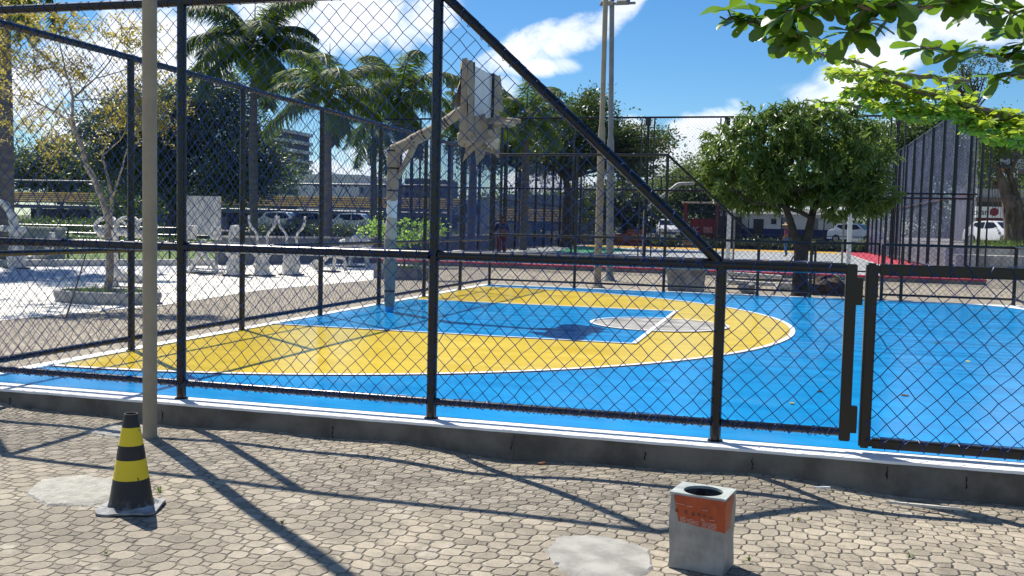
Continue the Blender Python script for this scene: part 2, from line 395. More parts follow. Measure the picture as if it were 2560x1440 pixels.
# ------------------------------------------------------------------ chain link
def chainlink(name, P0, P1, z0, z1, m, parent, cell=.115, r=.0026, clip=None, sides=3, jit=.006, seed=0):
    """woven wire between the ground points P0 and P1, from z0 to z1"""
    rg = np.random.default_rng(seed); P0 = np.array(P0, float); P1 = np.array(P1, float)
    L = np.linalg.norm(P1-P0); u = (P1-P0)/L; nrm = np.array([-u[1], u[0]]); h = cell/2
    K = max(2, int(round(L/h))); hu = L/K; J = max(2, int(round((z1-z0)/h))); hz = (z1-z0)/J
    k = np.arange(K)[:, None]; j = np.arange(J+1)[None, :]
    side = (j+k) % 2; i = k+side
    ju = rg.normal(0, jit, (K+1, J+1)); jz = rg.normal(0, jit*.7, (K+1, J+1)); jn = rg.normal(0, jit*.8, (K+1, J+1))
    ii, jj = np.arange(K+1)[:, None], np.arange(J+1)[None, :]
    ju += .011*np.sin(ii*.23+jj*.11+seed)*np.sin(jj*.19+ii*.05); jz += .009*np.sin(ii*.17-jj*.13+2*seed); jn += .012*np.sin(ii*.12+seed)*np.sin(jj*.2)
    ju[0] = ju[K] = 0; jz[:, 0] = 0
    jx = np.broadcast_to(j, i.shape)
    uu = i*hu+ju[i, jx]; zz = z0+jx*hz+jz[i, jx]; nn = jn[i, jx]+np.where(side == 1, r, -r)
    ang = 2*PI*np.arange(sides)/sides
    base = np.stack([P0[0]+u[0]*uu+nrm[0]*nn, P0[1]+u[1]*uu+nrm[1]*nn, zz], -1)
    off = np.stack([u[0]*1.35*r*np.sin(ang)+nrm[0]*r*np.cos(ang), u[1]*1.35*r*np.sin(ang)+nrm[1]*r*np.cos(ang), 0*ang], -1)
    Vv = (base[:, :, None, :]+off[None, None]).reshape(-1, 3)
    ok = np.ones((K, J), bool)
    if clip is not None:
        ins = clip(uu, zz); ok = ins[:, :-1] & ins[:, 1:]
    kk, j0 = np.nonzero(ok); b0 = (kk*(J+1)+j0)*sides; b1 = b0+sides; F = []
    for s in range(sides):
        t = (s+1) % sides; F.append(np.stack([b0+s, b0+t, b1+t, b1+s], -1))
    return meshobj(name, npmesh(name, Vv, np.concatenate(F)), m, parent, smooth=True)
def lace(parent, p, q, step, r, wr=.0028, seed=0, hook=True, m=None):
    """one wire laced round a rail from p to q, with its loose loops"""
    rg = random.Random(seed); p, q = Vector(p), Vector(q); L = (q-p).length; t = (q-p)/L
    up = Vector((0, 0, 1)) if abs(t.z) < .9 else Vector((0, 1, 0)); a = (up-t*up.dot(t)).normalized(); c = t.cross(a); n = int(L/step); pts = []
    for i in range(n):
        o = p+t*(step*(i+.5)+rg.uniform(-.008, .008)); sg = 1 if i % 2 else -1
        for w in np.linspace(0, 1.85*PI, 8): pts.append(o+(a*math.cos(w)+c*math.sin(w))*(r+wr)+t*math.cos(w)*.02*sg)
        if hook and rg.random() < .8:
            l = rg.uniform(.015, .04); o2 = pts[-1]
            pts += [o2-a*(r+l*.6)+t*.01, o2-a*(r+l)+t*rg.uniform(.0, .02), o2-a*(r+l*.5)+t*rg.uniform(.02, .035)]
    return MB().tube(pts, wr, 3, cap=False).build('lacing_wire', m or M_wire, parent, smooth=True)
def post(parent, x, y, z0, z1, r=.036, n=12, m=None, name='post'):
    mb = MB(); mb.tube([(x, y, z0), (x, y, z1)], r, n); mb.lathe([(r*1.45, z0+.001), (r*1.4, z0+.008), (r*1.0, z0+.012)], n, (x, y, 0))
    return mb.build(name, m or M_post, parent, smooth=True)
def rail(parent, p, q, r=.028, n=10, name='rail', m=None):
    return MB().tube([p, q], r, n).build(name, m or M_rail, parent, smooth=True)
HT, HM, HB = 2.98, 1.155, .118
FX = [0.0, 2.045, 4.075, 6.055, 6.855]
# --- front fence
ff = empty('court_fence', 'black and blue wire fence nearest the paved walk, stepping down beside the gate', 'fence')
for i, x in enumerate(FX):
    z1 = HT if i < 3 else HM+.01
    if i == 4:
        MB().box(x-.034, x+.034, -.03, .03, .065, HM+.03).build('post', M_post, ff, bevel=.006)
    else: post(ff, x, 0, -.004, z1)
rail(ff, (0, 0, HT), (FX[2]+.02, 0, HT), .032)
rail(ff, (0, 0, HM), (FX[2]-.036, 0, HM), .034); rail(ff, (FX[2]+.036, 0, HM), (FX[4]-.035, 0, HM), .036)
for a, b in ((0, 1), (1, 2), (2, 3), (3, 4)): rail(ff, (FX[a]+.034, 0, HB), (FX[b]-.034, 0, HB), .026)
rail(ff, (FX[2], 0, HT+.01), (FX[3]-.02, 0, HM+.02), .034, name='slanted_rail')
def clip_front(u, z):
    zt = np.where(u < FX[2], HT, HT-(u-FX[2])*(HT-HM)/(FX[3]-FX[2])); zt = np.where(u > FX[3], HM, zt)
    return z <= zt-.01
chainlink('wire_mesh', (0, -.034), (FX[4]-.04, -.034), HB-.03, HT, M_wire, ff, clip=clip_front, sides=4, r=.0027, seed=1, jit=.004)
lace(ff, (0, 0, HT), (FX[2], 0, HT), .1, .033, seed=1, hook=False); lace(ff, (0, 0, HB), (FX[4], 0, HB), .0575, .027, seed=2)
lace(ff, (.1, 0, HM), (FX[4], 0, HM), .115, .037, seed=3, hook=False); lace(ff, (FX[2], 0, HT), (FX[3], 0, HM), .1, .036, seed=4, hook=False)
# --- gate
gt = empty('gate', 'low black framed gate with blue wire mesh hinged beside the front fence', 'gate', (6.94, 0, 0))
gx0, gx1, gz0, gz1 = .0, 1.25, .06, 1.16
MB().box(gx0, gx0+.07, -.035, .035, gz0-.03, gz1+.035).box(gx1-.07, gx1, -.035, .035, gz0-.03, gz1+.035).box(gx0+.07, gx1-.07, -.033, .033, gz1-.04, gz1+.032).box(gx0+.07, gx1-.07, -.033, .033, gz0-.028, gz0+.035).build('frame', M_post, gt, bevel=.012)
for z0 in (.93, .12):
    MB().box(-.062, -.014, -.028, .022, z0, z0+.17).box(-.085, -.055, -.012, .010, z0-.012, z0+.0).build('hinge', M_post, gt, bevel=.003)
chainlink('wire_mesh', (gx0+.04, -.038), (gx1-.04, -.038), gz0+.02, gz1-.02, M_wire, gt, sides=4, r=.0028, seed=2, jit=.004)
lace(gt, (.08, 0, gz1), (gx1-.05, 0, gz1), .115, .040, seed=5); lace(gt, (.08, 0, gz0), (gx1-.05, 0, gz0), .115, .040, seed=6)
# --- low fence beyond the gate (right of frame) and the right side
fr = empty('court_fence', 'low black rail fence with blue wire closing the right edge of the blue court', 'fence')
for x in (8.3, 9.6, 11.0): post(fr, x, 0, -.004, HM)
for z in (HM, HB): rail(fr, (8.3, 0, z), (11, 0, z))
chainlink('wire_mesh', (8.33, -.03), (10.97, -.03), HB, HM, M_wire, fr, seed=3)
for i in range(1, 8): post(fr, 11.0, i*15/7, -.004, HM)
for z in (HM, HB): rail(fr, (11, 0, z), (11, 15, z))
chainlink('wire_mesh', (11.03, .05), (11.03, 14.95), HB, HM, mat('pale_galvanised_wire', (.16, .17, .2), .4, .2, 3), fr, seed=4, r=.0035)
# --- left side fence
S = 15/7
fl = empty('court_fence', 'tall black and blue wire fence running back behind the wrapped hoop', 'fence')
for i in range(1, 7): post(fl, 0, i*S, -.004, HT)
for z, r in ((HT, .032), (HM-.12, .026), (HB, .026)): rail(fl, (0, 0.035, z), (0, 15, z), r)
chainlink('wire_mesh', (-.034, .04), (-.034, 14.97), HB-.02, HT, M_wire, fl, sides=3, r=.0027, seed=5, jit=.004)
lace(fl, (0, .1, HT), (0, 14.9, HT), .1, .033, seed=8, hook=False); lace(fl, (0, .1, HB), (0, 14.9, HB), .1, .027, seed=9, hook=False)
# --- far side fence
fb = empty('court_fence', 'far edge fence of the blue court, high at left then slanting low', 'fence')
for x, z1 in ((0, HT), (2.0, HM), (4.0, HT), (6.0, HM), (7.08, HM), (8.5, HM), (8.88, HM), (11.0, HM)): post(fb, x, 15, -.004, z1, .033)
post(fb, 2.0, 15.0, HM, HT, .033)
rail(fb, (0, 15, HT), (4.02, 15, HT)); rail(fb, (4, 15, HT), (5.98, 15, HM+.02), .03, name='slanted_rail')
for a, b in ((0.03, 7.05), (8.53, 10.97)):
    rail(fb, (a, 15, HM), (b, 15, HM)); rail(fb, (a, 15, HB), (b, 15, HB), .024)
def clip_far(u, z):
    zt = np.where(u < 4.0, HT, HT-(u-4.0)*(HT-HM)/2.0); return z <= np.where(u > 6, HM, zt)-.01
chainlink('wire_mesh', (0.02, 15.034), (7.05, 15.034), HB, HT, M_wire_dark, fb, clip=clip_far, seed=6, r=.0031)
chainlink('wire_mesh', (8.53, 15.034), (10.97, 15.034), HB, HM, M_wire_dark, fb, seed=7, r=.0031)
g2 = empty('gate', 'low black framed gate in the far fence of the blue court, near the leafy tree', 'gate', (7.13, 15, 0))
MB().tube([(.03, 0, 1.165), (.03, 0, .06), (1.29, 0, .06), (1.29, 0, 1.165), (.03, 0, 1.165)], .03, 8).build('frame', M_post, g2, smooth=True)
for z_ in (.15, .9): MB().box(-.035, .0, -.02, .02, z_, z_+.14).build('hinge', M_post, g2)
chainlink('wire_mesh', (.04, .03), (1.28, .03), .07, 1.15, M_wire_dark, g2, seed=8, r=.0031)

# ------------------------------------------------------------------ poles
M_beige = mat('beige_pole_paint', (.34, .28, .195), .55, .12, 5, bmp=.15)
M_galv = mat('galvanised_grey', (.22, .225, .225), .4, .15, 3, metal=.3)
pp = G(375, 1090)
po = empty('light_pole', 'thick beige steel pole in the paving, tallest thing next to the striped cone', 'pole', (pp[0], pp[1], gz(pp[0])-.01))
MB().tube([(0, 0, 0), (0, 0, 3.2), (.02, 0, 6.6)], [.049, .049, .046], 20).build('shaft', M_beige, po, smooth=True)
MB().tube([(.02, 0, 6.6), (.02, 0, 6.7)], .035, 12).box(-.25, .29, -.15, .15, 6.7, 6.8).build('lamp_head', M_galv, po)
def lamp(px, py, Yd, label, top, m, r=.075, head=True, lean=0.):
    b = W(px, py, Yd); o = empty('floodlight_pole', label, 'lamp pole', (b[0], b[1], PZ-.01))
    MB().tube([(0, 0, 0), (lean*.4, 0, 3.0), (lean*.53, 0, 4.0), (lean*.55, 0, 4.15), (lean, 0, top)], [r, r, r*.95, r*.7, r*.66], 14).lathe([(r*2.1, .0), (r*2.1, .03), (r*1.5, .035), (r*1.1, .16)], 12).build('shaft', m, o, smooth=True)
    if head:
        MB().box(-.5, .5, -.04, .04, top, top+.06).build('crossbar', m, o)
        for s in (-.34, .12):
            h = MB().add([(s-.17, -.14, top-.05), (s+.22, -.14, top-.05), (s+.22, .14, top+.18), (s-.17, .14, top+.18), (s-.1, -.2, top+.06), (s+.15, -.2, top+.06), (s+.15, .1, top+.28), (s-.1, .1, top+.28)],
                [(0, 1, 2, 3), (4, 5, 6, 7), (0, 1, 5, 4), (1, 2, 6, 5), (2, 3, 7, 6), (3, 0, 4, 7)]).build('floodlight', M_galv, o)
    return o
lamp(1493, 724, 18.1, 'beige lamp pole just behind the far fence, left one of the close pair', 7.45, M_beige, .095)
lamp(1524, 706, 21.3, 'grey lamp pole on a dark foot, right one of the close pair', 7.85, M_galv, .105, lean=-.17)

# ------------------------------------------------------------------ cone
cb = G(328, 1274)
cn = empty('traffic_cone', 'black rubber traffic cone with two yellow bands standing on the pavers', 'traffic cone', (cb[0], cb[1], gz(cb[0])+.008), R(20))
def conemat():
    m, nt, b, v = newmat('striped_cone_rubber'); x, y, z = sep(nt, v)
    band = z.gt(.165)*z.lt(.268)+z.gt(.342)*z.lt(.436)
    n = noise(nt, v, 30, 3); scr = noise(nt, mapv(nt, v, (1, 1, .5)), 26, 4, .65).ss(.62, .67)
    dirt = z.ss(.09, .0)*n.ss(.4, .7)
    blk = mix(nt, dirt*.7, (.010, .010, .012), (.2, .2, .21))
    yel = mix(nt, scr, (.74, .56, .01), (.1, .08, .02))
    lnk(nt, mix(nt, band, blk, yel), b.inputs['Base Color']); b.inputs['Roughness'].default_value = .5
    bump(nt, b, n+band*.6, .3, .004); return m
MB().lathe([(.001, .02), (.118, .018), (.112, .035), (.106, .06), (.069, .30), (.0685, .305), (.035, .498), (.034, .505), (.029, .505), (.026, .49), (.028, .4)], 40).build('cone_body', conemat(), cn, smooth=True)
bm_ = MB()
for k in range(4):
    pass
pts = [(.152*math.copysign(abs(math.cos(a))**.35, math.cos(a)), .152*math.copysign(abs(math.sin(a))**.35, math.sin(a))) for a in np.linspace(0, 2*PI, 49)[:-1]]
mb = MB(); vs = []; nn = len(pts)
for s, z in ((1.0, 0), (1.0, .011), (.82, .013), (.66, .03)):
    for k, p in enumerate(pts): vs.append((p[0]*s, p[1]*s, z+(.010*math.sin(2*math.atan2(p[1], p[0])+1)**2 if s > .9 else 0)))
mb.add(vs, [(i*nn+k, i*nn+(k+1) % nn, (i+1)*nn+(k+1) % nn, (i+1)*nn+k) for i in range(3) for k in range(nn)])
mb.build('base', mat('dusty_cone_base', (.26, .265, .28), .7, .5, 14, bmp=.3), cn, smooth=True)

# ------------------------------------------------------------------ square paint tin used as a bin
q0, q1 = G(1670, 1418), G(1806, 1444)
ang = math.atan2(q1[1]-q0[1], q1[0]-q0[0]); Wt = float(np.linalg.norm(q1[:2]-q0[:2])); Ht = .352
tn = empty('paint_tin', 'dented grey square tin with an orange label and a round open top, on the pavers', 'bin', (q0[0], q0[1], gz(q0[0])+.002), ang)
M_tin = mat('dull_tin', (.34, .335, .32), .6, .25, 9, metal=.35, bmp=.25, bdist=.006)
M_tint = mat('tin_top', (.42, .45, .42), .5, .25, 16, metal=.2, bmp=.15)
D_ = Wt*.78
mb = MB(); n = 10
def tinw(x, y, z): return (x+.003*math.sin(z*23+y*9), y+.004*math.sin(z*17+x*14)*math.sin(x*13+.5), z)
for (a, b) in (((0, 0), (Wt, 0)), ((Wt, 0), (Wt, D_)), ((Wt, D_), (0, D_)), ((0, D_), (0, 0))):
    vs = [tinw(a[0]+(b[0]-a[0])*i/n, a[1]+(b[1]-a[1])*i/n, Ht*k/n) for k in range(n+1) for i in range(n+1)]
    mb.add(vs, [(k*(n+1)+i, k*(n+1)+i+1, (k+1)*(n+1)+i+1, (k+1)*(n+1)+i) for k in range(n) for i in range(n)])
mb.build('can_body', M_tin, tn, smooth=True)
mb = MB(); c = (Wt/2, D_/2); rc = Wt*.355; N = 48; outer = []
for k in range(N):
    a = 2*PI*k/N; ca, sa = math.cos(a), math.sin(a); s = 1/max(abs(ca), abs(sa)); outer.append((c[0]+ca*s*(Wt/2+.003), c[1]+sa*s*(D_/2+.003)))
vs = [(p[0], p[1], Ht+.004) for p in outer]+[(c[0]+rc*math.cos(2*PI*k/N), c[1]+rc*math.sin(2*PI*k/N), Ht+.001) for k in range(N)]+[(c[0]+rc*math.cos(2*PI*k/N), c[1]+rc*math.sin(2*PI*k/N), Ht-.012) for k in range(N)]+[(p[0], p[1], Ht-.008) for p in outer]
mb.add(vs, [(k, (k+1) % N, N+(k+1) % N, N+k) for k in range(N)]+[(N+k, N+(k+1) % N, 2*N+(k+1) % N, 2*N+k) for k in range(N)]+[(k, 3*N+k, 3*N+(k+1) % N, (k+1) % N) for k in range(N)])
mb.build('top_rim', M_tint, tn)
MB().box(.006, Wt-.006, .006, D_-.006, .002, .03).build('bottom', mat('tin_inside', (.05, .05, .055), .6, .8, 30, col2=(.005, .005, .005)), tn)
MB().lathe([(rc*1.05, .1), (rc*1.05, Ht-.013)], 32, (c[0], c[1], 0)).build('liner', MATS['tin_inside'], tn, smooth=True)
M_or = mat('orange_label', (.4, .07, .018), .5, .2, 20, bmp=.05)
yo = -.0075
lab = MB().add([(.018*Wt/.25, yo, Ht-.006), (Wt+.0055, yo, Ht-.006), (Wt+.0055, yo, Ht-.15), (.045, yo, Ht-.127)], [(0, 1, 2, 3)])
lab.add([(Wt+.0058, -.0075, Ht-.006), (Wt+.0055, D_*.75, Ht-.006), (Wt+.0055, D_*.45, Ht-.148), (Wt+.0058, -.0075, Ht-.15)], [(0, 1, 2, 3)])
lb = lab.build('label', M_or, tn); M_ltxt = mat('pale_print', (.62, .42, .36), .6, .1, 9)
rr = random.Random(5); mt = MB()
for (x, z, w, rows) in ((.03, .305, .035, 1), (.08, .300, .027, 1), (.155, .292, .022, 1), (.052, .245, .026, 4), (.085, .24, .027, 4), (.115, .235, .022, 3), (.15, .25, .012, 2), (.155, .235, .022, 5), (.182, .235, .034, 5), (.19, .252, .02, 1)):
    for k in range(rows):
        xx = x
        while xx < x+w:
            l = rr.uniform(.002, .006); zz = z-.0062*k; mt.add([(xx, yo-.0015, zz), (xx+l, yo-.0015, zz), (xx+l, yo-.0015, zz+.0026), (xx, yo-.0015, zz+.0026)], [(0, 1, 2, 3)]); xx += l+.0016
mt.build('label_print', M_ltxt, lb)
mi = MB()
for (x, z, s) in ((.035, .275, .011), (.078, .272, .012), (.112, .268, .012), (.14, .27, .012), (.165, .268, .012), (.195, .262, .013)):
    mi.add([(x+s*rr.uniform(.6, 1)*math.cos(a), yo-.001, z+s*rr.uniform(.6, 1)*math.sin(a)) for a in np.linspace(0, 2*PI, 8)[:-1]], [tuple(range(7))])
mi.build('label_icons', mat('dark_print', (.2, .05, .025), .6, .2, 30), lb)

# ------------------------------------------------------------------ small litter, weeds, stick
def fuzz(name, label, cat, p, n, h, m, group, seed):
    rr = random.Random(seed); mb = MB()
    for _ in range(n):
        a = rr.random()*6.28; l = h*rr.uniform(.5, 1); w = .0025; dx, dy = math.cos(a), math.sin(a); px, py = -dy*w, dx*w
        b = (dx*.006, dy*.006); mi_ = (dx*l*.35, dy*l*.35, l*.6); t = (dx*l*rr.uniform(.6, 1.1), dy*l*rr.uniform(.6, 1.1), l*rr.uniform(.4, .8))
        mb.add([(b[0]-px, b[1]-py, 0), (b[0]+px, b[1]+py, 0), (mi_[0]+px, mi_[1]+py, mi_[2]), (mi_[0]-px, mi_[1]-py, mi_[2]), t], [(0, 1, 2, 3), (3, 2, 4)])
    o = mb.build(name, m); o.location = (p[0], p[1], gz(p[0])+.006); return tag(o, label, cat, group)
M_weed = leafmat('weed_green', (.08, .13, .02), (.18, .24, .05), .3)
for i, (q, h, t) in enumerate((((398, 1232), .05, 'small weed in a paving joint just right of the striped cone'), ((497, 1234), .035, 'small weed in a paving joint between the cone and the long pole shadow'),
        ((705, 1312), .035, 'low weed tuft right of the thick pole shadow'), ((1995, 1305), .035, 'small weed in the pavers right of the orange labelled tin'), ((2275, 1400), .045, 'small weed low in the pavers at the far right'),
        ((265, 1387), .03, 'low weed in a joint below the striped cone'), ((1873, 1405), .04, 'yellowish weed beside the foot of the square tin'), ((850, 1172), .03, 'low weed in the pavers in front of the kerb, left of centre'))):
    fuzz('weed', t, 'weed', G(*q), 9, h, M_weed, 'weeds in the paving joints', i)
def small(name, label, cat, q, L, Wd, H, rz, m):
    p = G(*q); mb = MB(); n = 10
    pts = [(L/2*math.cos(a)*(1-.25*math.sin(2*a)), Wd/2*math.sin(a)) for a in np.linspace(0, 2*PI, n+1)[:-1]]
    mb.prism(pts, 0, H); o = mb.build(name, m); o.location = (p[0], p[1], gz(p[0])+.012); o.rotation_euler = (R(6), R(-5), rz); return tag(o, label, cat)
small('wood_stick', 'short white painted stick lying near the kerb foot under the gate', 'stick', (2055, 1226), .10, .012, .012, .1, M_white)
small('fallen_leaf', 'curled brown leaf near the kerb foot in the middle', 'leaf', (1353, 1166), .055, .03, .014, .7, mat('dry_leaf', (.12, .05, .02), .8, .4, 30))
small('fallen_leaf', 'yellow leaf on the pavers above the square tin', 'leaf', (1783, 1177), .06, .035, .008, .3, mat('yellow_leaf', (.5, .4, .08), .7, .2, 30))
small('plank', 'long pale grey lath lying in the shade in front of the gate', 'plank', (2310, 1272), .42, .018, .014, -.35, M_conc_l)

for k, q in enumerate(((2172, 850), (2200, 842), (2340, 860), (2050, 980), (2420, 905), (2262, 990), (1980, 1010))):
    p = G(*q, 0.0); pts = [(.035*math.cos(a), .02*math.sin(a)) for a in np.linspace(0, 2*PI, 9)[:-1]]
    o = MB().prism(pts, .003, .008).build('fallen_leaf', MATS['dry_leaf' if k % 2 else 'yellow_leaf']); o.location = (p[0], p[1], 0.002); o.rotation_euler = (R(7), R(4), k*1.3)
    tag(o, 'small fallen leaf lying on the open blue court behind the gate', 'leaf', 'leaves fallen on the blue court')
# ------------------------------------------------------------------ wrapped basketball hoop
M_paper = mat('brown_wrapping_paper', (.33, .27, .2), .8, .12, 3, bmp=.9, bdist=.03)
M_paperg = mat('grey_wrapping_paper', (.24, .235, .21), .8, .1, 3, bmp=.9, bdist=.03)
M_tape = mat('dark_tape', (.02, .02, .025), .4, .2, 5)
hp = empty('basketball_hoop', 'basketball hoop wrapped in brown paper and tape at the left end of the blue court', 'basketball hoop', (.68, 7.4, 0))
def wrapped(pts, rads, m, name, par, n=14, seed=0, tapes=(), amp=.09):
    rr = random.Random(seed); pts = [Vector(p) for p in pts]; P = []; Rr = []
    for i in range(len(pts)-1):
        k = max(3, int((pts[i+1]-pts[i]).length/.07))
        for j in range(k): t = j/k; P.append(pts[i].lerp(pts[i+1], t)); Rr.append((rads[i]*(1-t)+rads[i+1]*t)*(1+rr.uniform(-amp, amp)))
    P.append(pts[-1]); Rr.append(rads[-1])
    mb = MB(); mb.tube(P, Rr, n)
    for i, v in enumerate(mb.v): mb.v[i] = (v[0]+rr.uniform(-1, 1)*rads[0]*.07, v[1]+rr.uniform(-1, 1)*rads[0]*.07, v[2]+rr.uniform(-1, 1)*.004)
    o = mb.build(name, m, par, smooth=True)
    for (t, rad) in tapes:
        tt = t*(len(P)-1); i = min(int(tt), len(P)-2); c = P[i].lerp(P[i+1], tt-i); d = (P[i+1]-P[i]).normalized()*.012
        MB().tube([c-d, c+d], rad, 14).build('tape', M_tape, o, smooth=True)
    return o
MB().tube([(0, 0, 0), (0, 0, .1)], .066, 16).build('pole_foot', M_blue, hp, smooth=True)
wrapped([(0, 0, .09), (0, 0, .62)], [.075, .085], M_paperg, 'pole_wrap', hp, tapes=((.45, .088),), seed=1)
wrapped([(.0, 0, .62), (.0, 0, 1.13)], [.115, .088], M_paperg, 'pole_wrap', hp, tapes=((.06, .112),), seed=2)
wrapped([(.0, 0, 1.12), (.02, 0, 1.45)], [.095, .08], mat('pale_card', (.52, .45, .35), .8, .2, 5, bmp=.6, bdist=.02), 'pole_wrap', hp, seed=3)
wrapped([(.02, 0, 1.42), (.02, 0, 1.72)], [.08, .085], mat('white_wrap', (.62, .68, .68), .5, .1, 6, bmp=.4), 'pole_wrap', hp, seed=4)
wrapped([(.02, 0, 1.7), (.03, 0, 2.5)], [.082, .098], M_paper, 'pole_wrap', hp, tapes=((.2, .092), (.62, .098), (.95, .108)), seed=5)
wrapped([(.03, 0, 2.46), (.42, 0, 2.66), (.8, 0, 2.85), (1.2, 0, 3.12)], [.09, .088, .078, .075], M_paper, 'arm', hp, tapes=((.28, .09), (.42, .088), (.7, .082), (.73, .082)), seed=6)
wrapped([(.1, 0, 2.06), (.26, 0, 2.33), (.4, 0, 2.62)], [.04, .05, .045], M_paper, 'brace', hp, seed=7)
# backboard wrapped with paper, plastic film over its face
X0 = 1.38; y0, y1, z0, z1 = -.72, .72, 2.72, 3.66
bk = MB().box(X0-.05, X0+.03, y0, y1, z0, z1).build('backboard', mat('wrap_plastic_face', (.5, .52, .52), .25, .1, 2, bmp=.3), hp, bevel=.008)
def sheet(P, nu, nv, amp, seed, name, m, par, thick=.004):
    rr = random.Random(seed); P = [Vector(p) for p in P]; vs = []; ph = [rr.random()*6 for _ in range(4)]
    nrm = (P[1]-P[0]).cross(P[3]-P[0]).normalized()
    for s_ in (0, 1):
        for j in range(nv+1):
            for i in range(nu+1):
                u, v = i/nu, j/nv; p = P[0].lerp(P[1], u).lerp(P[3].lerp(P[2], u), v)
                w = amp*(math.sin(u*7+ph[0]+v*2)+math.sin(v*9+ph[1]+u*3)*.6)+rr.uniform(-1, 1)*amp*.35*(1-s_)
                if s_ == 0: vs.append(p+nrm*w+Vector((0, 0, rr.uniform(-1, 1)*amp*.5 if v in (0, 1) else 0)))
                else: vs.append(vs[j*(nu+1)+i]-nrm*thick)
    A = (nu+1)*(nv+1); fs = []
    for j in range(nv):
        for i in range(nu):
            a = j*(nu+1)+i; q = (a, a+1, a+nu+2, a+nu+1); fs.append(q); fs.append(tuple(A+x for x in q[::-1]))
    return MB().add(vs, fs).build(name, m, par, smooth=True)
# near edge folds
sheet([(X0+.045, y0-.03, z0-.12), (X0+.06, y0+.24, z0-.02), (X0+.05, y0+.27, z1+.02), (X0+.045, y0-.03, z1+.03)], 6, 14, .014, 1, 'paper_wrap', M_paper, hp)
sheet([(X0-.05, y0-.05, z0-.15), (X0+.06, y0-.04, z0-.18), (X0+.05, y0-.035, z1+.04), (X0-.02, y0-.05, z1+.03)], 6, 14, .012, 2, 'paper_wrap', M_paper, hp)
sheet([(X0-.08, y0+.3, z0+.35), (X0-.1, y0-.05, z0+.3), (X0-.03, y0-.05, z1+.02), (X0-.05, y0+.3, z1-.1)], 6, 12, .03, 3, 'paper_wrap', M_paper, hp)
sheet([(X0+.05, y1-.24, z0+.02), (X0+.06, y1+.1, z0), (X0+.05, y1+.08, z1+.03), (X0+.045, y1-.2, z1+.02)], 5, 12, .02, 4, 'paper_wrap', M_paper, hp)
sheet([(X0+.08, y1-.25, z1-.55), (X0+.12, y1+.22, z1-.5), (X0+.07, y1+.16, z1+.0), (X0+.06, y1-.12, z1+.01)], 6, 8, .03, 5, 'paper_wrap', M_paper, hp)
MB().box(X0-.055, X0+.066, y0+.25, y0+.27, z0-.02, z1+.025).box(X0-.055, X0+.066, y1-.2, y1-.18, z0-.02, z1+.02).build('strap', M_tape, hp)
wrapped([(X0+.05, .0, 2.88), (X0+.3, .02, 2.93), (X0+.62, .06, 2.90)], [.055, .05, .03], M_paper, 'rim_wrap', hp, seed=9, amp=.2)
mbr = MB(); mbr.tube([(X0+.3+.225*math.cos(a), .225*math.sin(a), 2.86) for a in np.linspace(0, 2*PI, 25)], [.03+.008*math.sin(k*2.1) for k in range(25)], 8).build('rim', M_paper, hp, smooth=True)
sheet([(X0-.02, y0+.05, z0-.45), (X0+.3, y0+.3, z0-.1), (X0+.18, y0+.4, z0+.25), (X0+.05, y0+.3, z0+.2)], 6, 8, .03, 6, 'paper_scrap', M_paper, hp)
sheet([(X0+.02, -.25, 2.15), (X0+.1, .0, 2.42), (X0+.28, -.05, 2.9), (X0+.04, -.25, 2.9)], 6, 8, .03, 7, 'paper_scrap', M_paper, hp)
sheet([(X0+.12, -.1, 2.48), (X0+.34, -.05, 2.36), (X0+.36, -.1, 2.85), (X0+.1, -.15, 2.88)], 6, 8, .035, 8, 'paper_scrap', M_paper, hp)
MB().blob((X0+.27, -.18, 2.62), (.1, .08, .13), 8, .35, 4).build('paper_scrap', mat('pale_card', (.5, .4, .3)), hp)
MB().blob((X0-.0, y0+.1, z0-.12), (.13, .12, .12), 8, .3, 5).build('paper_scrap', M_paper, hp)
# ------------------------------------------------------------------ foliage helpers
def depth(p): return float(np.dot(np.asarray(p)-CAM, AF))
def leafset(C, Dv, Nv, L, Wd, fold=.15, stations=None, curl=0.):
    """C,Dv,Nv (n,3); L,Wd (n,) -> verts, faces"""
    C, Dv, Nv = map(lambda a: np.asarray(a, float), (C, Dv, Nv)); L = np.asarray(L)[:, None]; Wd = np.asarray(Wd)[:, None]
    Dv = Dv/np.linalg.norm(Dv, axis=1, keepdims=True); Sv = np.cross(Dv, Nv); Sv /= np.linalg.norm(Sv, axis=1, keepdims=True)+1e-9; Nv = np.cross(Sv, Dv)
    n = len(C)
    if stations is None:
        V = np.stack([C, C+Dv*L*.5+Sv*Wd*.5+Nv*Wd*fold, C+Dv*L, C+Dv*L*.5-Sv*Wd*.5+Nv*Wd*fold], 1).reshape(-1, 3)
        return V, np.arange(4*n).reshape(n, 4)
    k = len(stations); rows = []
    for t, w in stations:
        m = C+Dv*L*t-Nv*L*curl*t*t
        rows += [m+Sv*Wd*w*.5+Nv*Wd*w*fold, m, m-Sv*Wd*w*.5+Nv*Wd*w*fold]
    V = np.stack(rows, 1).reshape(-1, 3); F = []
    for j in range(k-1):
        a = 3*j; F += [(a, a+1, a+4, a+3), (a+1, a+2, a+5, a+4)]
    F = np.array(F); return V, (F[None]+(np.arange(n)*3*k)[:, None, None]).reshape(-1, 4)
def rdir(n, up=0.): v = rng.normal(size=(n, 3)); v[:, 2] += up; return v/np.linalg.norm(v, axis=1, keepdims=True)
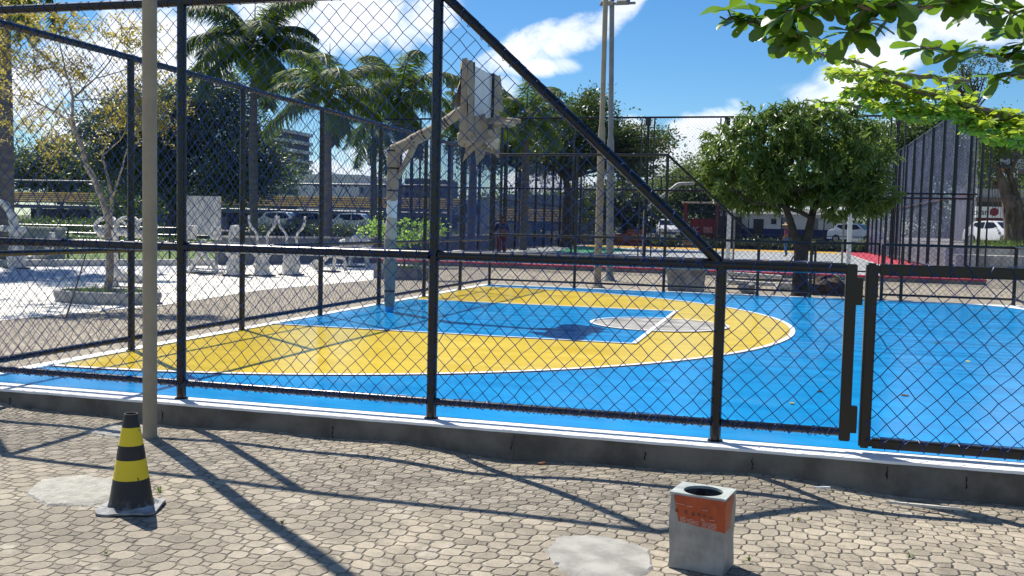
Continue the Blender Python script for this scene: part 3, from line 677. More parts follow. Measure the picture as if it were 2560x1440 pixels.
def crown(name, blobs, ncl, per, ls, m, parent, spread=.16, droop=.0, asp=.45, shell=.35, tufts=0, wide=1.):
    """leaf clusters through the volume of ellipsoids [(c, (rx,ry,rz))]"""
    vol = np.array([b[1][0]*b[1][1]*b[1][2] for b in blobs])**.75; pick = rng.choice(len(blobs), ncl, p=vol/vol.sum())
    cc = np.array([b[0] for b in blobs])[pick]; rr_ = np.array([b[1] for b in blobs])[pick]
    d = rdir(ncl); s = shell+(1-shell)*rng.random(ncl)**.6
    s *= 1+.12*np.sin(d[:, 0]*5+pick)*np.sin(d[:, 2]*6)+rng.normal(0, .05, ncl)
    cc = cc+d*rr_*s[:, None]
    N = ncl*per; base = np.repeat(cc, per, 0); od = np.repeat(d, per, 0)
    sp = np.repeat(np.maximum(.25, rng.random(ncl)*1.1+.35), per)[:, None]*spread
    off = rng.normal(size=(N, 3))*sp*np.array([wide, wide, .62]); P = base+off
    Dv = rdir(N)+off/(np.abs(sp)+1e-6)*.5+od*.3; Dv[:, 2] -= droop; Nv = rdir(N, 1.2)
    L = ls*rng.uniform(.6, 1.25, N); V, F = leafset(P, Dv, Nv, L, L*asp)
    return meshobj(name, npmesh(name, V, F), m, parent)
def PB(px, py, Yd, rxp, rzp, ry):
    c = W(px, py, Yd); s = depth(c)/F_PX; return (c, (rxp*s, ry, rzp*s))
def limbs(mb, start, blobs, r0, n, seed, sag=.1, sides=6):
    rr = random.Random(seed)
    for _ in range(n):
        b = rr.choice(blobs); d = Vector((rr.uniform(-.8, .8)*b[1][0], rr.uniform(-.8, .8)*b[1][1], rr.uniform(-.6, .7)*b[1][2])); e = Vector(b[0])+d; s = Vector(start)
        pts = [s.lerp(e, t)+Vector((0, 0, sag*math.sin(t*PI)*(e-s).length))+Vector((rr.uniform(-.06, .06), rr.uniform(-.06, .06), rr.uniform(-.05, .05)))*(e-s).length*(0 if t in (0,) else 1) for t in (0, .25, .5, .75, 1)]
        r = r0*rr.uniform(.35, .7); mb.tube(pts, [r, r*.8, r*.6, r*.4, r*.15], sides)
        for _k in range(3):
            q = pts[rr.choice((2, 3))]; e2 = q+Vector((rr.uniform(-1, 1), rr.uniform(-1, 1), rr.uniform(-.3, .9)))*(e-s).length*.28
            mb.tube([q, q.lerp(e2, .5)+Vector((0, 0, .03)), e2], [r*.4, r*.25, r*.08], 5)
def tree(name, label, base, trunk, blobs, ncl, per, ls, lm, bark=None, r0=.15, nl=14, group=None, seed=0, **k):
    """trunk: list of world points from base up"""
    o = empty(name, label, 'tree', tuple(base), 0, group); b = Vector(base)
    mb = MB(); pts = [Vector(p)-b for p in trunk]; n = len(pts)
    P = []; 
    for i in range(n-1):
        for t in (0, .5): P.append(pts[i].lerp(pts[i+1], t))
    P.append(pts[-1]); rr = random.Random(seed)
    P = [p+Vector((rr.uniform(-1, 1), rr.uniform(-1, 1), 0))*r0*.25*(i > 0) for i, p in enumerate(P)]
    mb.tube(P, [r0*(1.25 if i == 0 else 1-.5*i/len(P)) for i in range(len(P))], 10)
    bl = [(np.asarray(c)-np.asarray(base), r) for c, r in blobs]
    limbs(mb, P[-1], bl, r0*.6, nl, seed+1)
    mb.build('trunk', bark or M_darkbark, o, smooth=True)
    crown('crown', bl, ncl, per, ls, lm, o, **k)
    return o
L_dark = leafmat('dark_leaves', (.022, .042, .012), (.07, .11, .022), .3, .42)
L_mid = leafmat('mid_leaves', (.03, .06, .014), (.09, .15, .03), .35, .42)
L_far = leafmat('far_leaves', (.035, .06, .022), (.09, .13, .04), .3, .5, .3)
L_yel = leafmat('yellow_leaves', (.13, .13, .025), (.34, .29, .05), .5, .5)
L_mango = leafmat('mango_leaves', (.035, .07, .015), (.13, .2, .035), .35, .33)
L_shrub = leafmat('bright_shrub_leaves', (.1, .2, .02), (.24, .4, .05), .45, .4)
L_palm = leafmat('palm_leaflets', (.03, .06, .014), (.11, .17, .03), .42, .6, .8)
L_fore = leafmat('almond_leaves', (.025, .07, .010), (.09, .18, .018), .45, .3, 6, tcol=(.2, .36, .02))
L_fore2 = leafmat('sun_tinted_almond_leaves', (.12, .2, .015), (.26, .35, .03), .58, .35, 6, tcol=(.48, .60, .04))  # brighter copy of the almond leaves with sunlight put into the colour

# ------------------------------------------------------------------ palms
def palm(label, pxc, pyc, Yd, pybase, nf=18, FLm=3.2, tr=.2, seed=0, shaft=1.5, brown=0, dense=46, dm=1.45, name='royal_palm', spear=True, lowest=-.5):
    dense = int(dense*dm); rr = random.Random(seed); top = W(pxc, pyc, Yd); base = np.array([top[0], top[1], PZ-.05]); H = top[2]-base[2]
    o = empty(name, label, 'palm tree', tuple(base), 0, 'royal palms behind the courts')
    mb = MB(); zs = np.linspace(0, H-shaft, 9); bel = [1.25, 1.0, 1.02, 1.1, 1.12, 1.08, 1.0, .92, .85]
    mb.tube([(math.sin(z*.7+seed)*.03, 0, z) for z in zs], [tr*b for b in bel], 12).build('trunk', M_palmtrunk, o, smooth=True)
    MB().tube([(0, 0, H-shaft-.02), (0, 0, H-shaft*.6), (0, 0, H-.2), (0, 0, H+.1)], [tr*.92, tr*.88, tr*.6, tr*.35], 12).build('crownshaft', mat('crownshaft_green', (.09, .15, .05), .4, .3, 3), o, smooth=True)
    Vs, Fs, nb = [], [], 0; rc = MB()
    def frond(mbk, az, el, L, out):
        nonlocal nb
        pts = []; p = Vector((0, 0, H-.1)); e = el; ds = L/14; tw = rr.uniform(-.5, .5)
        for i in range(15):
            pts.append(p.copy()); p = p+Vector((math.cos(e)*math.cos(az), math.cos(e)*math.sin(az), math.sin(e)))*ds; e -= (.05+.10*(i/14))*(1.25 if el > .3 else .8)*rr.uniform(.8, 1.2)
            if e < -1.5: e = -1.5
        mbk.tube(pts, [.035*(1-i/15)+.006 for i in range(15)], 4, cap=False)
        A = np.array([list(q) for q in pts]); t = np.linspace(.14, .995, dense); f = t*14; i0 = np.minimum(f.astype(int), 13); C = A[i0]*(1-(f-i0))[:, None]+A[i0+1]*(f-i0)[:, None]; T = A[i0+1]-A[i0]; T /= np.linalg.norm(T, axis=1, keepdims=True)
        Lat = np.cross(T, [0, 0, 1.]); Lat /= np.linalg.norm(Lat, axis=1, keepdims=True)+1e-6; Up = np.cross(Lat, T)
        for s in (-1, 1):
            for lay in (0, 1):
                ll = (.45+.6*np.sin(np.clip(t*1.05, 0, 1)*PI)**.6)*L*.25*rng.uniform(.8, 1.15, dense)
                Dd = Lat*s*(.9)+T*.55+Up*(.35 if lay else -.15)+rng.normal(0, .12, (dense, 3)); Dd[:, 2] -= .55
                st = [(0, .6), (.35, 1.), (.75, .6), (1., .1)]
                V, F = leafset(C, Dd, Up+rng.normal(0, .3, (dense, 3)), ll, np.full(dense, .042*L/3), .1, st, .35)
                out[0].append(V); out[1].append(F+out[2][0]); out[2][0] += len(V)
    ga = 2.39996
    outL = ([], [], [0])
    for k in range(nf):
        t = (k+.5)/nf; el = 1.35-t*(1.35-lowest); frond(rc, k*ga+rr.uniform(-.2, .2)+seed, el, FLm*rr.uniform(.85, 1.1), outL)
    rc.build('rachis', mat('rachis_green', (.12, .16, .05), .5, .2, 3), o, smooth=True)
    meshobj('fronds', npmesh('fronds', np.concatenate(outL[0]), np.concatenate(outL[1])), L_palm, o)
    if brown:
        oB = ([], [], [0]); rb = MB()
        for k in range(brown): frond(rb, rr.uniform(-.9, .2), -.2, FLm*.62, oB)
        meshobj('dry_frond', npmesh('dry_frond', np.concatenate(oB[0]), np.concatenate(oB[1])), leafmat('dry_frond', (.16, .07, .02), (.34, .15, .04), .3), o)
    if spear: MB().tube([(0, 0, H), (.02, .0, H+1.0), (.03, 0, H+1.75)], [.05, .03, .008], 6).build('spear_leaf', mat('rachis_green', (.1, .16, .05)), o, smooth=True)
    return o
palm('tallest royal palm with a brown dry frond, crown touching the top of the frame', 636, 100, 32, 560, 19, 3.7, .18, 1, 1.6, brown=2, dense=60, lowest=-.55)
palm('bright royal palm right of the tallest one, trunk seen through the fence', 822, 226, 27, 560, 14, 2.9, .165, 2, 1.6, dense=50, lowest=-.5)
palm('royal palm with a full round crown left of the wrapped hoop', 1000, 232, 33, 560, 16, 3.2, .155, 3, 1.4, dense=50, lowest=-.6)
palm('royal palm half hidden behind the wrapped backboard', 1185, 292, 40, 560, 14, 2.5, .19, 4, 1.4, dense=40)
palm('royal palm right of the wrapped backboard, against the blue sky', 1316, 285, 46, 560, 18, 3.2, .2, 5, 1.4, dense=40)
palm('low drooping palm in the gap right of the bright palm', 935, 330, 44, 560, 12, 2.4, .18, 6, 1.2, dense=40, lowest=-.9, spear=False)
palm('thick dark palm trunk cut by the left edge of the frame', 2, -190, 17.5, 600, 15, 3.6, .26, 7, 1.6, dense=50, lowest=-.95)

# ------------------------------------------------------------------ yellowing bare tree in its oval planter
tb0 = W(268, 757, 8.4); o = empty('sparse_tree', 'thin tree with sparse yellow leaves in a low oval planter behind the fence', 'tree', tuple(tb0)); B0 = Vector(tb0)
mb = MB(); rr = random.Random(4); tips = []
def br(pix, r0, r1, dy=0., sides=8):
    pts = []
    for i, q in enumerate(pix):
        p = Vector(W(q[0], q[1], 8.4+dy*i/max(1, len(pix)-1)))-B0; pts.append(p)
    P = []
    for i in range(len(pts)-1):
        for t in (0, .33, .66): P.append(pts[i].lerp(pts[i+1], t)+Vector((rr.uniform(-.012, .012), 0, rr.uniform(-.01, .01))))
    P.append(pts[-1]); n = len(P)
    mb.tube(P, [r0+(r1-r0)*i/(n-1) for i in range(n)], sides); tips.append(P[-1]); return P
br([(268, 762), (272, 700), (276, 640), (268, 580), (276, 555)], .075, .06)
a = br([(274, 560), (262, 520), (240, 460), (215, 410), (205, 365), (183, 320), (182, 300)], .058, .04)
bb_ = br([(276, 556), (280, 500), (270, 440), (258, 405), (255, 385), (275, 345)], .034, .012, .4)
br([(280, 500), (300, 440), (318, 370), (322, 330)], .02, .006, -.3)
allb = [br([(205, 365), (170, 300), (120, 270), (60, 240), (10, 232)], .03, .008, .6), br([(182, 310), (180, 240), (172, 200), (140, 165), (90, 120), (50, 60)], .028, .007, -.5),
        br([(180, 245), (205, 225), (240, 195), (275, 150), (300, 100), (330, 60)], .02, .006, .5), br([(175, 215), (150, 120), (150, 60), (140, 20)], .014, .004, .2), br([(85, 185), (85, 120), (40, 60)], .012, .004, -.4),
        br([(182, 250), (230, 250), (290, 245), (350, 225), (400, 230)], .014, .004, -.6), br([(120, 262), (60, 300), (20, 350), (-20, 360)], .012, .004, .8), br([(140, 165), (80, 180), (20, 160), (-40, 150)], .012, .004, -.8),
        br([(240, 195), (300, 180), (360, 150), (400, 140)], .012, .003, .6), br([(200, 400), (150, 370), (90, 330)], .01, .003, .5), br([(256, 390), (300, 350), (330, 300), (350, 280)], .01, .003, -.4)]
for P in list(allb):
    for _ in range(8):
        q = rr.choice(P[len(P)//3:]); e = q+Vector((rr.uniform(-.6, .6), rr.uniform(-.4, .4), rr.uniform(-.2, .55)))*.9
        m_ = q.lerp(e, .5)+Vector((0, 0, .04)); mb.tube([q, m_, e], [.007, .005, .002], 4, cap=False); tips += [e, m_, q.lerp(e, .8)]
mb.build('trunk', mat('pale_mottled_bark', (.36, .3, .22), .9, .5, 11, bmp=.5), o, smooth=True)
T = np.array([list(t) for t in tips]); keep = T[:, 2] > 1.9; T = T[keep]; T = T[rng.choice(len(T), 340)]
ns = 30; base = np.repeat(T, ns, 0)
# feathery sprays: leaflets either side of short stalks
sd = rdir(len(T)); sd[:, 2] -= .2; sdr = np.repeat(sd, ns, 0); tt = np.tile(np.linspace(0, .42, ns), len(T))[:, None]
P = base+sdr*tt+rng.normal(0, .03, base.shape); N_ = len(P); Dv = np.cross(sdr, rdir(N_, 1)); V, F = leafset(P, Dv+rng.normal(0, .2, (N_, 3)), rdir(N_, 2), rng.uniform(.04, .095, N_), rng.uniform(.022, .042, N_))
meshobj('crown', npmesh('crown', V, F), L_yel, o)
pc = G(268, 778); pl = empty('planter', 'low oval grey concrete planter ring around the sparse yellow tree', 'planter', (tb0[0]+.05, tb0[1]-.05, PZ))
prof = [(.98, 0), (1.03, .12), (1.0, .2), (.95, .22), (.88, .2), (.86, .1)]
MB().lathe(prof, 40, sx=1.0, sy=.62).build('rim', mat('planter_concrete', (.36, .35, .32), .85, .3, 4, bmp=.4), pl, smooth=True)
MB().lathe([(.001, .15), (.9, .13)], 40, sx=1.0, sy=.62).build('soil', mat('soil', (.09, .06, .04), .95, .4, 9, bmp=.8), pl)
P = np.stack([rng.uniform(-.75, .75, 260), rng.uniform(-.35, .35, 260), np.full(260, .13)], -1); V, F = leafset(P, rdir(260, 1.2), rdir(260), rng.uniform(.08, .2, 260), rng.uniform(.02, .03, 260))
tag(meshobj('grass_tuft', npmesh('grass_tuft', V, F), L_mid, pl))
s0, s1 = G(165, 795), W(225, 600, 6.5)
tag(MB().tube([s0, (s0+s1)/2+np.array([.01, 0, 0]), s1], [.014, .012, .009], 6).build('wooden_stake', mat('stake_wood', (.16, .12, .08), .9, .3, 8)), 'thin wooden stake leaning beside the sparse yellow tree', 'stake')

# ------------------------------------------------------------------ planter with bright shrub
c0, c1 = G(940, 703), G(1052, 705); Yp = 18.3
x0 = W(940, 700, Yp)[0]; x1 = W(1048, 700, Yp)[0]
pl = empty('planter', 'low square dark concrete planter holding a bright green shrub', 'planter', ((x0+x1)/2, Yp+.45, PZ)); w = (x1-x0)/2
M_plc = mat('dark_planter_concrete', (.2, .2, .2), .85, .35, 5, bmp=.4)
MB().box(-w, w, -w, -w+.08, 0, .3).box(-w, w, w-.08, w, 0, .3).box(-w, -w+.08, -w+.08, w-.08, 0, .299).box(w-.08, w, -w+.08, w-.08, 0, .299).build('rim', M_plc, pl)
MB().box(-w+.08, w-.08, -w+.08, w-.08, .01, .22).build('soil', MATS['soil'], pl)
sb = (x0+x1)/2; zt = W(1000, 580, Yp+.4)[2]
bl = [PB(965, 572, Yp+.4, 42, 26, .4), PB(1030, 568, Yp+.4, 50, 28, .45), PB(1075, 575, Yp+.5, 30, 22, .3), PB(925, 578, Yp+.4, 20, 8, .2), PB(1000, 590, Yp+.3, 70, 22, .4)]
tree('leafy_shrub', 'bright green broad leafed shrub in the square planter beside the hoop', (sb, Yp+.45, PZ+.22), [(sb, Yp+.45, PZ+.22), (sb+.03, Yp+.45, .6), (sb, Yp+.45, .95)], bl, 44, 24, .10, L_shrub, r0=.022, nl=10, seed=3, spread=.13, asp=.75)
P = np.stack([rng.uniform(-.4, .4, 90)+sb, rng.uniform(-.3, .3, 90)+Yp+.4, np.full(90, .06)], -1); V, F = leafset(P, rdir(90, 1.), rdir(90), rng.uniform(.12, .3, 90), rng.uniform(.03, .05, 90))
tag(meshobj('low_plant', npmesh('low_plant', V, F), L_mid), 'short dark leafy plants at the foot of the bright shrub', 'plant')

# ------------------------------------------------------------------ mango tree and things round it
mbse = G(2006, 742); Ym = 17.7
bl = [PB(1850, 370, Ym, 95, 75, 1.1), PB(1930, 330, Ym, 120, 70, 1.2), PB(2060, 320, Ym, 120, 60, 1.2), PB(2140, 400, Ym, 90, 90, 1.2), PB(2040, 420, Ym+.2, 150, 80, 1.3), PB(1880, 450, Ym, 110, 60, 1.1), PB(1800, 430, Ym, 55, 40, .7), PB(2190, 480, Ym, 50, 50, .8), PB(1985, 470, Ym-.2, 130, 38, 1.0), PB(2100, 475, Ym, 80, 40, .9), PB(1990, 290, Ym, 70, 40, .9), PB(1900, 500, Ym, 80, 26, .8), PB(2090, 505, Ym, 90, 30, .8), PB(2180, 510, Ym, 50, 26, .6)]
o = empty('mango_tree', 'round leafy tree with drooping leaves behind the far fence, right of centre', 'tree', (mbse[0], Ym, PZ)); B0 = Vector((mbse[0], Ym, PZ))
mb = MB()
def mbr_(pix, rads, dy=0.):
    mb.tube([Vector(W(x, y, Ym+dy*i/len(pix)))-B0 for i, (x, y) in enumerate(pix)], rads, 10)
mbr_([(2002, 745), (2000, 700), (2002, 650), (2004, 610)], [.25, .19, .17, .18]); mbr_([(2003, 620), (1985, 585), (1972, 540), (1955, 500), (1930, 450), (1890, 400)], [.14, .1, .08, .06, .04, .02]); mbr_([(2012, 615), (2022, 580), (2030, 540), (2038, 500), (2060, 430), (2090, 370)], [.15, .11, .09, .07, .05, .02], .5)
mbr_([(2030, 545), (2000, 530), (1950, 515), (1880, 505), (1830, 470)], [.06, .05, .04, .03, .012], -.4); mbr_([(2035, 520), (2080, 480), (2130, 450), (2170, 420)], [.06, .05, .03, .01], -.3)
bl0 = [(np.asarray(c)-np.array(B0), r) for c, r in bl]; limbs(mb, Vector(W(2000, 480, Ym))-B0, bl0, .06, 22, 5)
mb.build('trunk', M_darkbark, o, smooth=True)
# long drooping leaves in whorls
ncl = 760; vol = np.array([b[1][0]*b[1][2] for b in bl0]); pick = rng.choice(len(bl0), ncl, p=vol/vol.sum()); d = rdir(ncl); s = .45+.6*rng.random(ncl)**.7
Cc = np.array([b[0] for b in bl0])[pick]+d*np.array([b[1] for b in bl0])[pick]*s[:, None]; per = 26; base = np.repeat(Cc, per, 0); Dv = rdir(len(base))+np.repeat(d, per, 0)*.4; Dv[:, 2] -= .75
V, F = leafset(base+rng.normal(0, .05, base.shape), Dv, rdir(len(base), 1.), rng.uniform(.13, .25, len(base)), rng.uniform(.035, .055, len(base)), .2, [(0, .3), (.4, 1.), (.75, .75), (1., .05)], .3)
meshobj('crown', npmesh('crown', V, F), L_mango, o)
# flared concrete pot
p0, p1 = G(1664, 728), G(1758, 732); cx, cy = (p0[0]+p1[0])/2, (p0[1]+p1[1])/2+.45; w = (p1[0]-p0[0])/2
pot = empty('concrete_pot', 'large flared grey concrete pot standing against the far fence', 'planter', (cx, cy, PZ))
mb = MB(); prof = [(.9, 0), (.93, .2), (.97, .42), (1.1, .5), (1.12, .58), (1.02, .58), (.96, .5), (.9, .3)]; n = 4; vs = []
for s_, z in prof: vs += [(-w*s_, -w*s_*.8, z), (w*s_, -w*s_*.8, z), (w*s_, w*s_*.8, z), (-w*s_, w*s_*.8, z)]
mb.add(vs, [(i*4+k, i*4+(k+1) % 4, (i+1)*4+(k+1) % 4, (i+1)*4+k) for i in range(len(prof)-1) for k in range(4)]); mb.build('body', mat('stained_concrete', (.3, .29, .26), .9, .5, 3.5, bmp=.4, detail=6), pot)
MB().box(-w*.85, w*.85, -w*.68, w*.68, .3, .5).build('soil', MATS['soil'], pot)
def slab(px, py, L, Wd, H, rz, label, z=0, m=None, name='concrete_slab'):
    p = G(px, py); o = MB().box(-L/2, L/2, -Wd/2, Wd/2, 0, H).build(name, m or M_conc_l, bevel=.01); o.location = (p[0], p[1], PZ+z); o.rotation_euler = (0, R(2), rz)
    return tag(o, label, 'slab')
slab(1885, 712, 1.5, .4, .1, .05, 'pale concrete slab lying flat between the pot and the leafy tree trunk')
slab(1890, 702, 1.6, .35, .1, -.04, 'second pale concrete slab, further back beside the leafy tree trunk', .12)
slab(1965, 722, .5, .35, .16, .3, 'short broken concrete slab at the foot of the leafy tree')
p = G(1868, 733); tag(MB().blob((p[0], p[1], PZ+.12), (.2, .18, .16), 9, .2, 3).build('boulder', mat('rubble', (.28, .27, .26), .9, .4, 8, bmp=.6), smooth=True), 'grey lump of broken concrete beside the far fence', 'rubble')
p = G(2065, 738); tag(MB().blob((p[0], p[1]+.3, PZ+.05), (.52, .4, .36), 12, .22, 6).build('soil_pile', mat('dark_soil', (.06, .045, .035), .95, .5, 7, bmp=.9), smooth=True), 'dark heap of soil right of the leafy tree trunk', 'soil pile')
a_, b_ = G(1933, 741), W(1984, 640, 17.0); tag(MB().tube([a_, b_], .018, 6).build('wooden_stake', MATS['stake_wood']), 'thin dark stake leaning against the leafy tree', 'stake')
tag(MB().tube([G(2010, 700)+np.array([0, 0, .3]), G(2050, 702)+np.array([0, 0, .38]), G(2105, 712)+np.array([0, 0, .2]), G(2120, 735)], .014, 6).build('garden_hose', mat('green_hose', (.03, .12, .06), .4), smooth=True), 'green hose draped over the dark soil heap', 'hose')

# ------------------------------------------------------------------ second court
CX0, CX1, CY0, CY1, CH = -8.15, 12.75, 26.95, 66.5, 5.2
def cgrey():
    m, nt, b, v = newmat('grey_court'); x, y, z = sep(nt, v); n = noise(nt, v, 1.2, 5, .6)
    g = mix(nt, n.ss(.3, .7), (.27, .28, .28), (.37, .38, .37))
    lnk(nt, g, b.inputs['Base Color']); b.inputs['Roughness'].default_value = .55; return m
struct('sports_court_slab', MB().box(CX0, CX1, CY0, CY1, -.5, -.004), mat('slab_edge_concrete', (.2, .19, .18), .9, .35, 2))
struct('sports_court', MB().poly([(CX0+.02, CY0+.02), (CX1-.02, CY0+.02), (CX1-.02, CY1-.02), (CX0+.02, CY1-.02)], 0), cgrey())
M_red = mat('red_court_paint', (.46, .045, .07), .55, .15, 2)
struct('red_border', MB().poly([(CX0+.02, CY0+.02), (CX1-.02, CY0+.02), (CX1-.02, CY0+.75), (CX0+.02, CY0+.75)], .004).poly([(CX1-2.0, CY0+.76), (CX1-.02, CY0+.76), (CX1-.02, CY1), (CX1-2.0, CY1)], .0041), M_red)
struct('red_edge_paint', MB().box(CX0-.01, CX1+.01, CY0-.012, CY0-.001, -.045, .006), M_red)
wl = MB(); ribbon(wl, [(CX0, CY0+.8), (CX1-2.0, CY0+.8)], .12, .009); ribbon(wl, [(CX0, CY0+1.15), (CX1-2.2, CY0+1.15)], .08, .009); ribbon(wl, [(CX1-2.05, CY0+.8), (CX1-2.05, CY1-1)], .09, .0095)
ribbon(wl, [(CX0+1, 41), (CX1-2.1, 41)], .12, .009); ribbon(wl, [(CX0+1, 46), (CX1-2.1, 46)], .1, .009); struct('sports_court_line', wl, M_line)
yl = MB().poly([(CX0+1, CY1-6), (CX1-2.4, CY1-6), (CX1-2.4, CY1-.5), (CX0+1, CY1-.5)], .006).poly([(2.4, 40), (7, 40), (7, 40.9), (2.4, 40.9)], .006); struct('yellow_court_area', yl, mat('far_yellow_paint', (.62, .36, .03), .6, .1, 2))
ga_ = [G(*q, 0)[:2] for q in ((1375, 630), (1400, 626), (1440, 618), (1500, 616), (1560, 622), (1582, 625), (1545, 630), (1500, 634), (1440, 630))]
struct('green_court_area', MB().poly(ga_, .008), mat('green_court_paint', (.0, .2, .075), .55, .15, 2))
M_pale = mat('glint_painted_wire', (.24, .28, .44), .3, .3, 3)  # paler copy of the blue wire, the sun's glint put into its colour
ft = empty('cage_fence', 'tall black cage fence along the near edge of the grey sports court', 'fence')
Yf = CY0+.5
for px in (928, 1047, 1250, 1428, 1612, 1808, 2232, 2446):
    X = W(px, 600, Yf)[0]; main = px in (1250, 1612, 1808, 2232, 2446)
    post(ft, X, Yf, 0, CH, .05 if main else .04, 8)
    if main:
        for s_ in (-.22, .22): post(ft, X+s_, Yf-.05, 0, CH-.05, .028, 6, name='strut')
        MB().box(X-.09, X+.09, Yf-.09, Yf+.09, CH-.28, CH-.02).build('clamp', M_post, ft)
for z, r in ((CH, .035), (2.7, .03), (.12, .025)): rail(ft, (-7.95, Yf, z), (12.45, Yf, z), r, 6)
rail(ft, (9.9, Yf-.05, 2.55), (12.3, Yf-.05, 2.55), .03, 6)
chainlink('wire_mesh', (-7.9, Yf+.05), (12.4, Yf+.05), .12, CH, M_wire_dark, ft, cell=.12, r=.0024, seed=11)
fr2 = empty('cage_fence', 'tall fence of close posts and glinting mesh right of the sports court', 'fence')
Y_ = Yf+1.2; k = 0
while Y_ < CY1-.5:
    post(fr2, 12.4, Y_, 0, 5.8, .075 if k % 2 else .055, 8); Y_ += 2.85; k += 1
for z in (5.8, 2.75, .1): rail(fr2, (12.4, Yf+.3, z), (12.4, CY1-.5, z), .03, 6)
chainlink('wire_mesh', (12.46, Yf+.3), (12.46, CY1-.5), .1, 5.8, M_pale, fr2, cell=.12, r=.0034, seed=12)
fl2 = empty('cage_fence', 'tall cage fence down the left side of the sports court, behind the dark pot', 'fence'); fl2['label'] = 'tall mesh and post fence down the left side of the sports court'
Y_ = Yf+2.9
while Y_ < CY1-.5: post(fl2, -7.95, Y_, 0, CH, .075, 8); Y_ += 2.3
for z in (CH, 2.7, .1): rail(fl2, (-7.95, Yf+.3, z), (-7.95, CY1-.5, z), .03, 6)
chainlink('wire_mesh', (-8.0, Yf+.3), (-8.0, CY1-.5), .1, CH, M_wire, fl2, cell=.13, r=.0034, seed=13)
fk2 = empty('cage_fence', 'far end of the cage fence, behind the yellow band of the sports court', 'fence')
X = -7.95
while X < 12.6: post(fk2, X, CY1-.45, 0, CH, .045, 6); X += 2.9
for z in (CH, 2.7, 1.1, .1): rail(fk2, (-7.95, CY1-.45, z), (12.4, CY1-.45, z), .03, 6)
chainlink('wire_mesh', (-7.9, CY1-.4), (12.3, CY1-.4), .1, CH, M_wire_dark, fk2, cell=.16, r=.003, seed=14)
wp = W(1127, 560, 40); w_ = empty('hoop_post', 'thin grey post with a crumpled pale wrapped head, far left of the backboard', 'basketball hoop', (wp[0], 40, PZ)); zt_ = W(1127, 205, 40)[2]-PZ
MB().tube([(0, 0, 0), (0, 0, zt_)], [.08, .06], 8).build('post', M_galv, w_, smooth=True); MB().tube([(-.02, 0, zt_-.75), (-.2, 0, zt_+.1)], .03, 6).build('brace', M_galv, w_)
MB().box(-.3, .75, -.15, .15, zt_-.28, zt_+.2).blob((.0, 0, zt_+.2), (.35, .2, .12), 8, .3, 3).build('wrapped_head', M_paper, w_, bevel=.0)
# second hoop without board
hb = G(1609, 648, 0); h2 = empty('hoop_post', 'bent grey hoop post without a board on the sports court', 'basketball hoop', (hb[0], hb[1], 0)); s_ = depth(hb)/F_PX
MB().tube([(0, 0, 0), (0, 0, 2.12), (.03, 0, 2.2), (1.35, 0, 3.3), (1.45, 0, 3.35), (2.1, 0, 3.38)], [.09, .09, .09, .08, .08, .075], 8).build('post', M_galv, h2, smooth=True)
# goal
gl = empty('goal', 'white metal football goal frame behind the leafy tree', 'goal', (4.95, 23.3, PZ)); M_goal = mat('goal_white', (.72, .74, .74), .35, .1, 6); gw = 3.42; gh = 2.2
for nm, pts in (('goal_post', [(0, 0, 0), (0, 0, gh)]), ('goal_post', [(gw, 0, 0), (gw, 0, gh)])): MB().tube(pts, .085, 4).build(nm, M_goal, gl)
MB().tube([(-.05, 0, gh), (gw+.05, 0, gh)], .09, 4).build('crossbar', M_goal, gl)
MB().tube([(0.05, .05, gh), (.1, .8, gh-.12), (gw-.1, .8, gh-.12), (gw-.05, .05, gh)], .035, 4).build('top_frame', M_goal, gl)
for x in (.12, gw-.12): MB().tube([(x, .8, gh-.12), (x, 1.0, .02)], .04, 4).build('back_post', M_galv, gl)
MB().tube([(0, .05, .04), (.12, 1., .04), (gw-.12, 1., .04), (gw, .05, .04)], .035, 4).build('base_bar', M_galv, gl)
# ------------------------------------------------------------------ low walls, rails, board left of the court
wa, wb_ = G(545, 662), G(935, 657); wallm = mat('grey_render_wall', (.17, .175, .18), .9, .25, 1.2, bmp=.3)
def wallseg(name, P, Q, h, t, label, m, z0=PZ-.1, cat='wall', cap=None):
    P, Q = Vector((P[0], P[1], 0)), Vector((Q[0], Q[1], 0)); d = (Q-P).normalized(); n = Vector((-d.y, d.x, 0))*t; L = (Q-P).length
    M = Matrix.Translation((P.x, P.y, z0)) @ Matrix.Rotation(math.atan2(d.y, d.x), 4, 'Z')
    if not cap: return tag(MB().box(0, L, 0, t, 0, h, M).build(name, m), label, cat)
    o = empty(name, label, cat, (P.x, P.y, z0), math.atan2(d.y, d.x)); MB().box(0, L, 0, t, 0, h).build('wall', m, o); MB().box(-.02, L+.02, -.03, t+.03, h, h+.06).build('coping', cap, o); return o
wallseg('low_wall', wa, wb_, 1.0, .2, 'long low grey wall behind the wrapped gym machines', wallm, cap=M_conc_l)
wallseg('low_wall', G(-60, 668), G(540, 664), .3, .35, 'knee high pale kerb wall behind the oval planter and gym machines', M_conc_l)
wallseg('ramp_wall', (-9.4, 28.5), (-9.6, 62), 1.0, .2, 'long grey wall with a pale top left of the sports court', wallm, cap=M_conc_l)
rl = empty('railing', 'low black horizontal rail fence behind the knee high wall at far left', 'railing'); a_, b_ = np.array([-26, 19.5]), np.array([-12.8, 24.2])
for k in range(9): p = a_+(b_-a_)*k/8; MB().tube([(p[0], p[1], PZ), (p[0], p[1], 1.0)], .035, 6).build('post', M_post, rl)
for z in (.25, .5, .75, 1.0): rail(rl, (a_[0], a_[1], z), (b_[0], b_[1], z), .02, 5)
bd = W(510, 690, 20); bo = empty('notice_board', 'stained white rectangular board on legs behind the gym machines', 'board', (bd[0]-.1, 20, PZ)); zt = W(510, 490, 20)[2]-PZ; zb = W(510, 586, 20)[2]-PZ
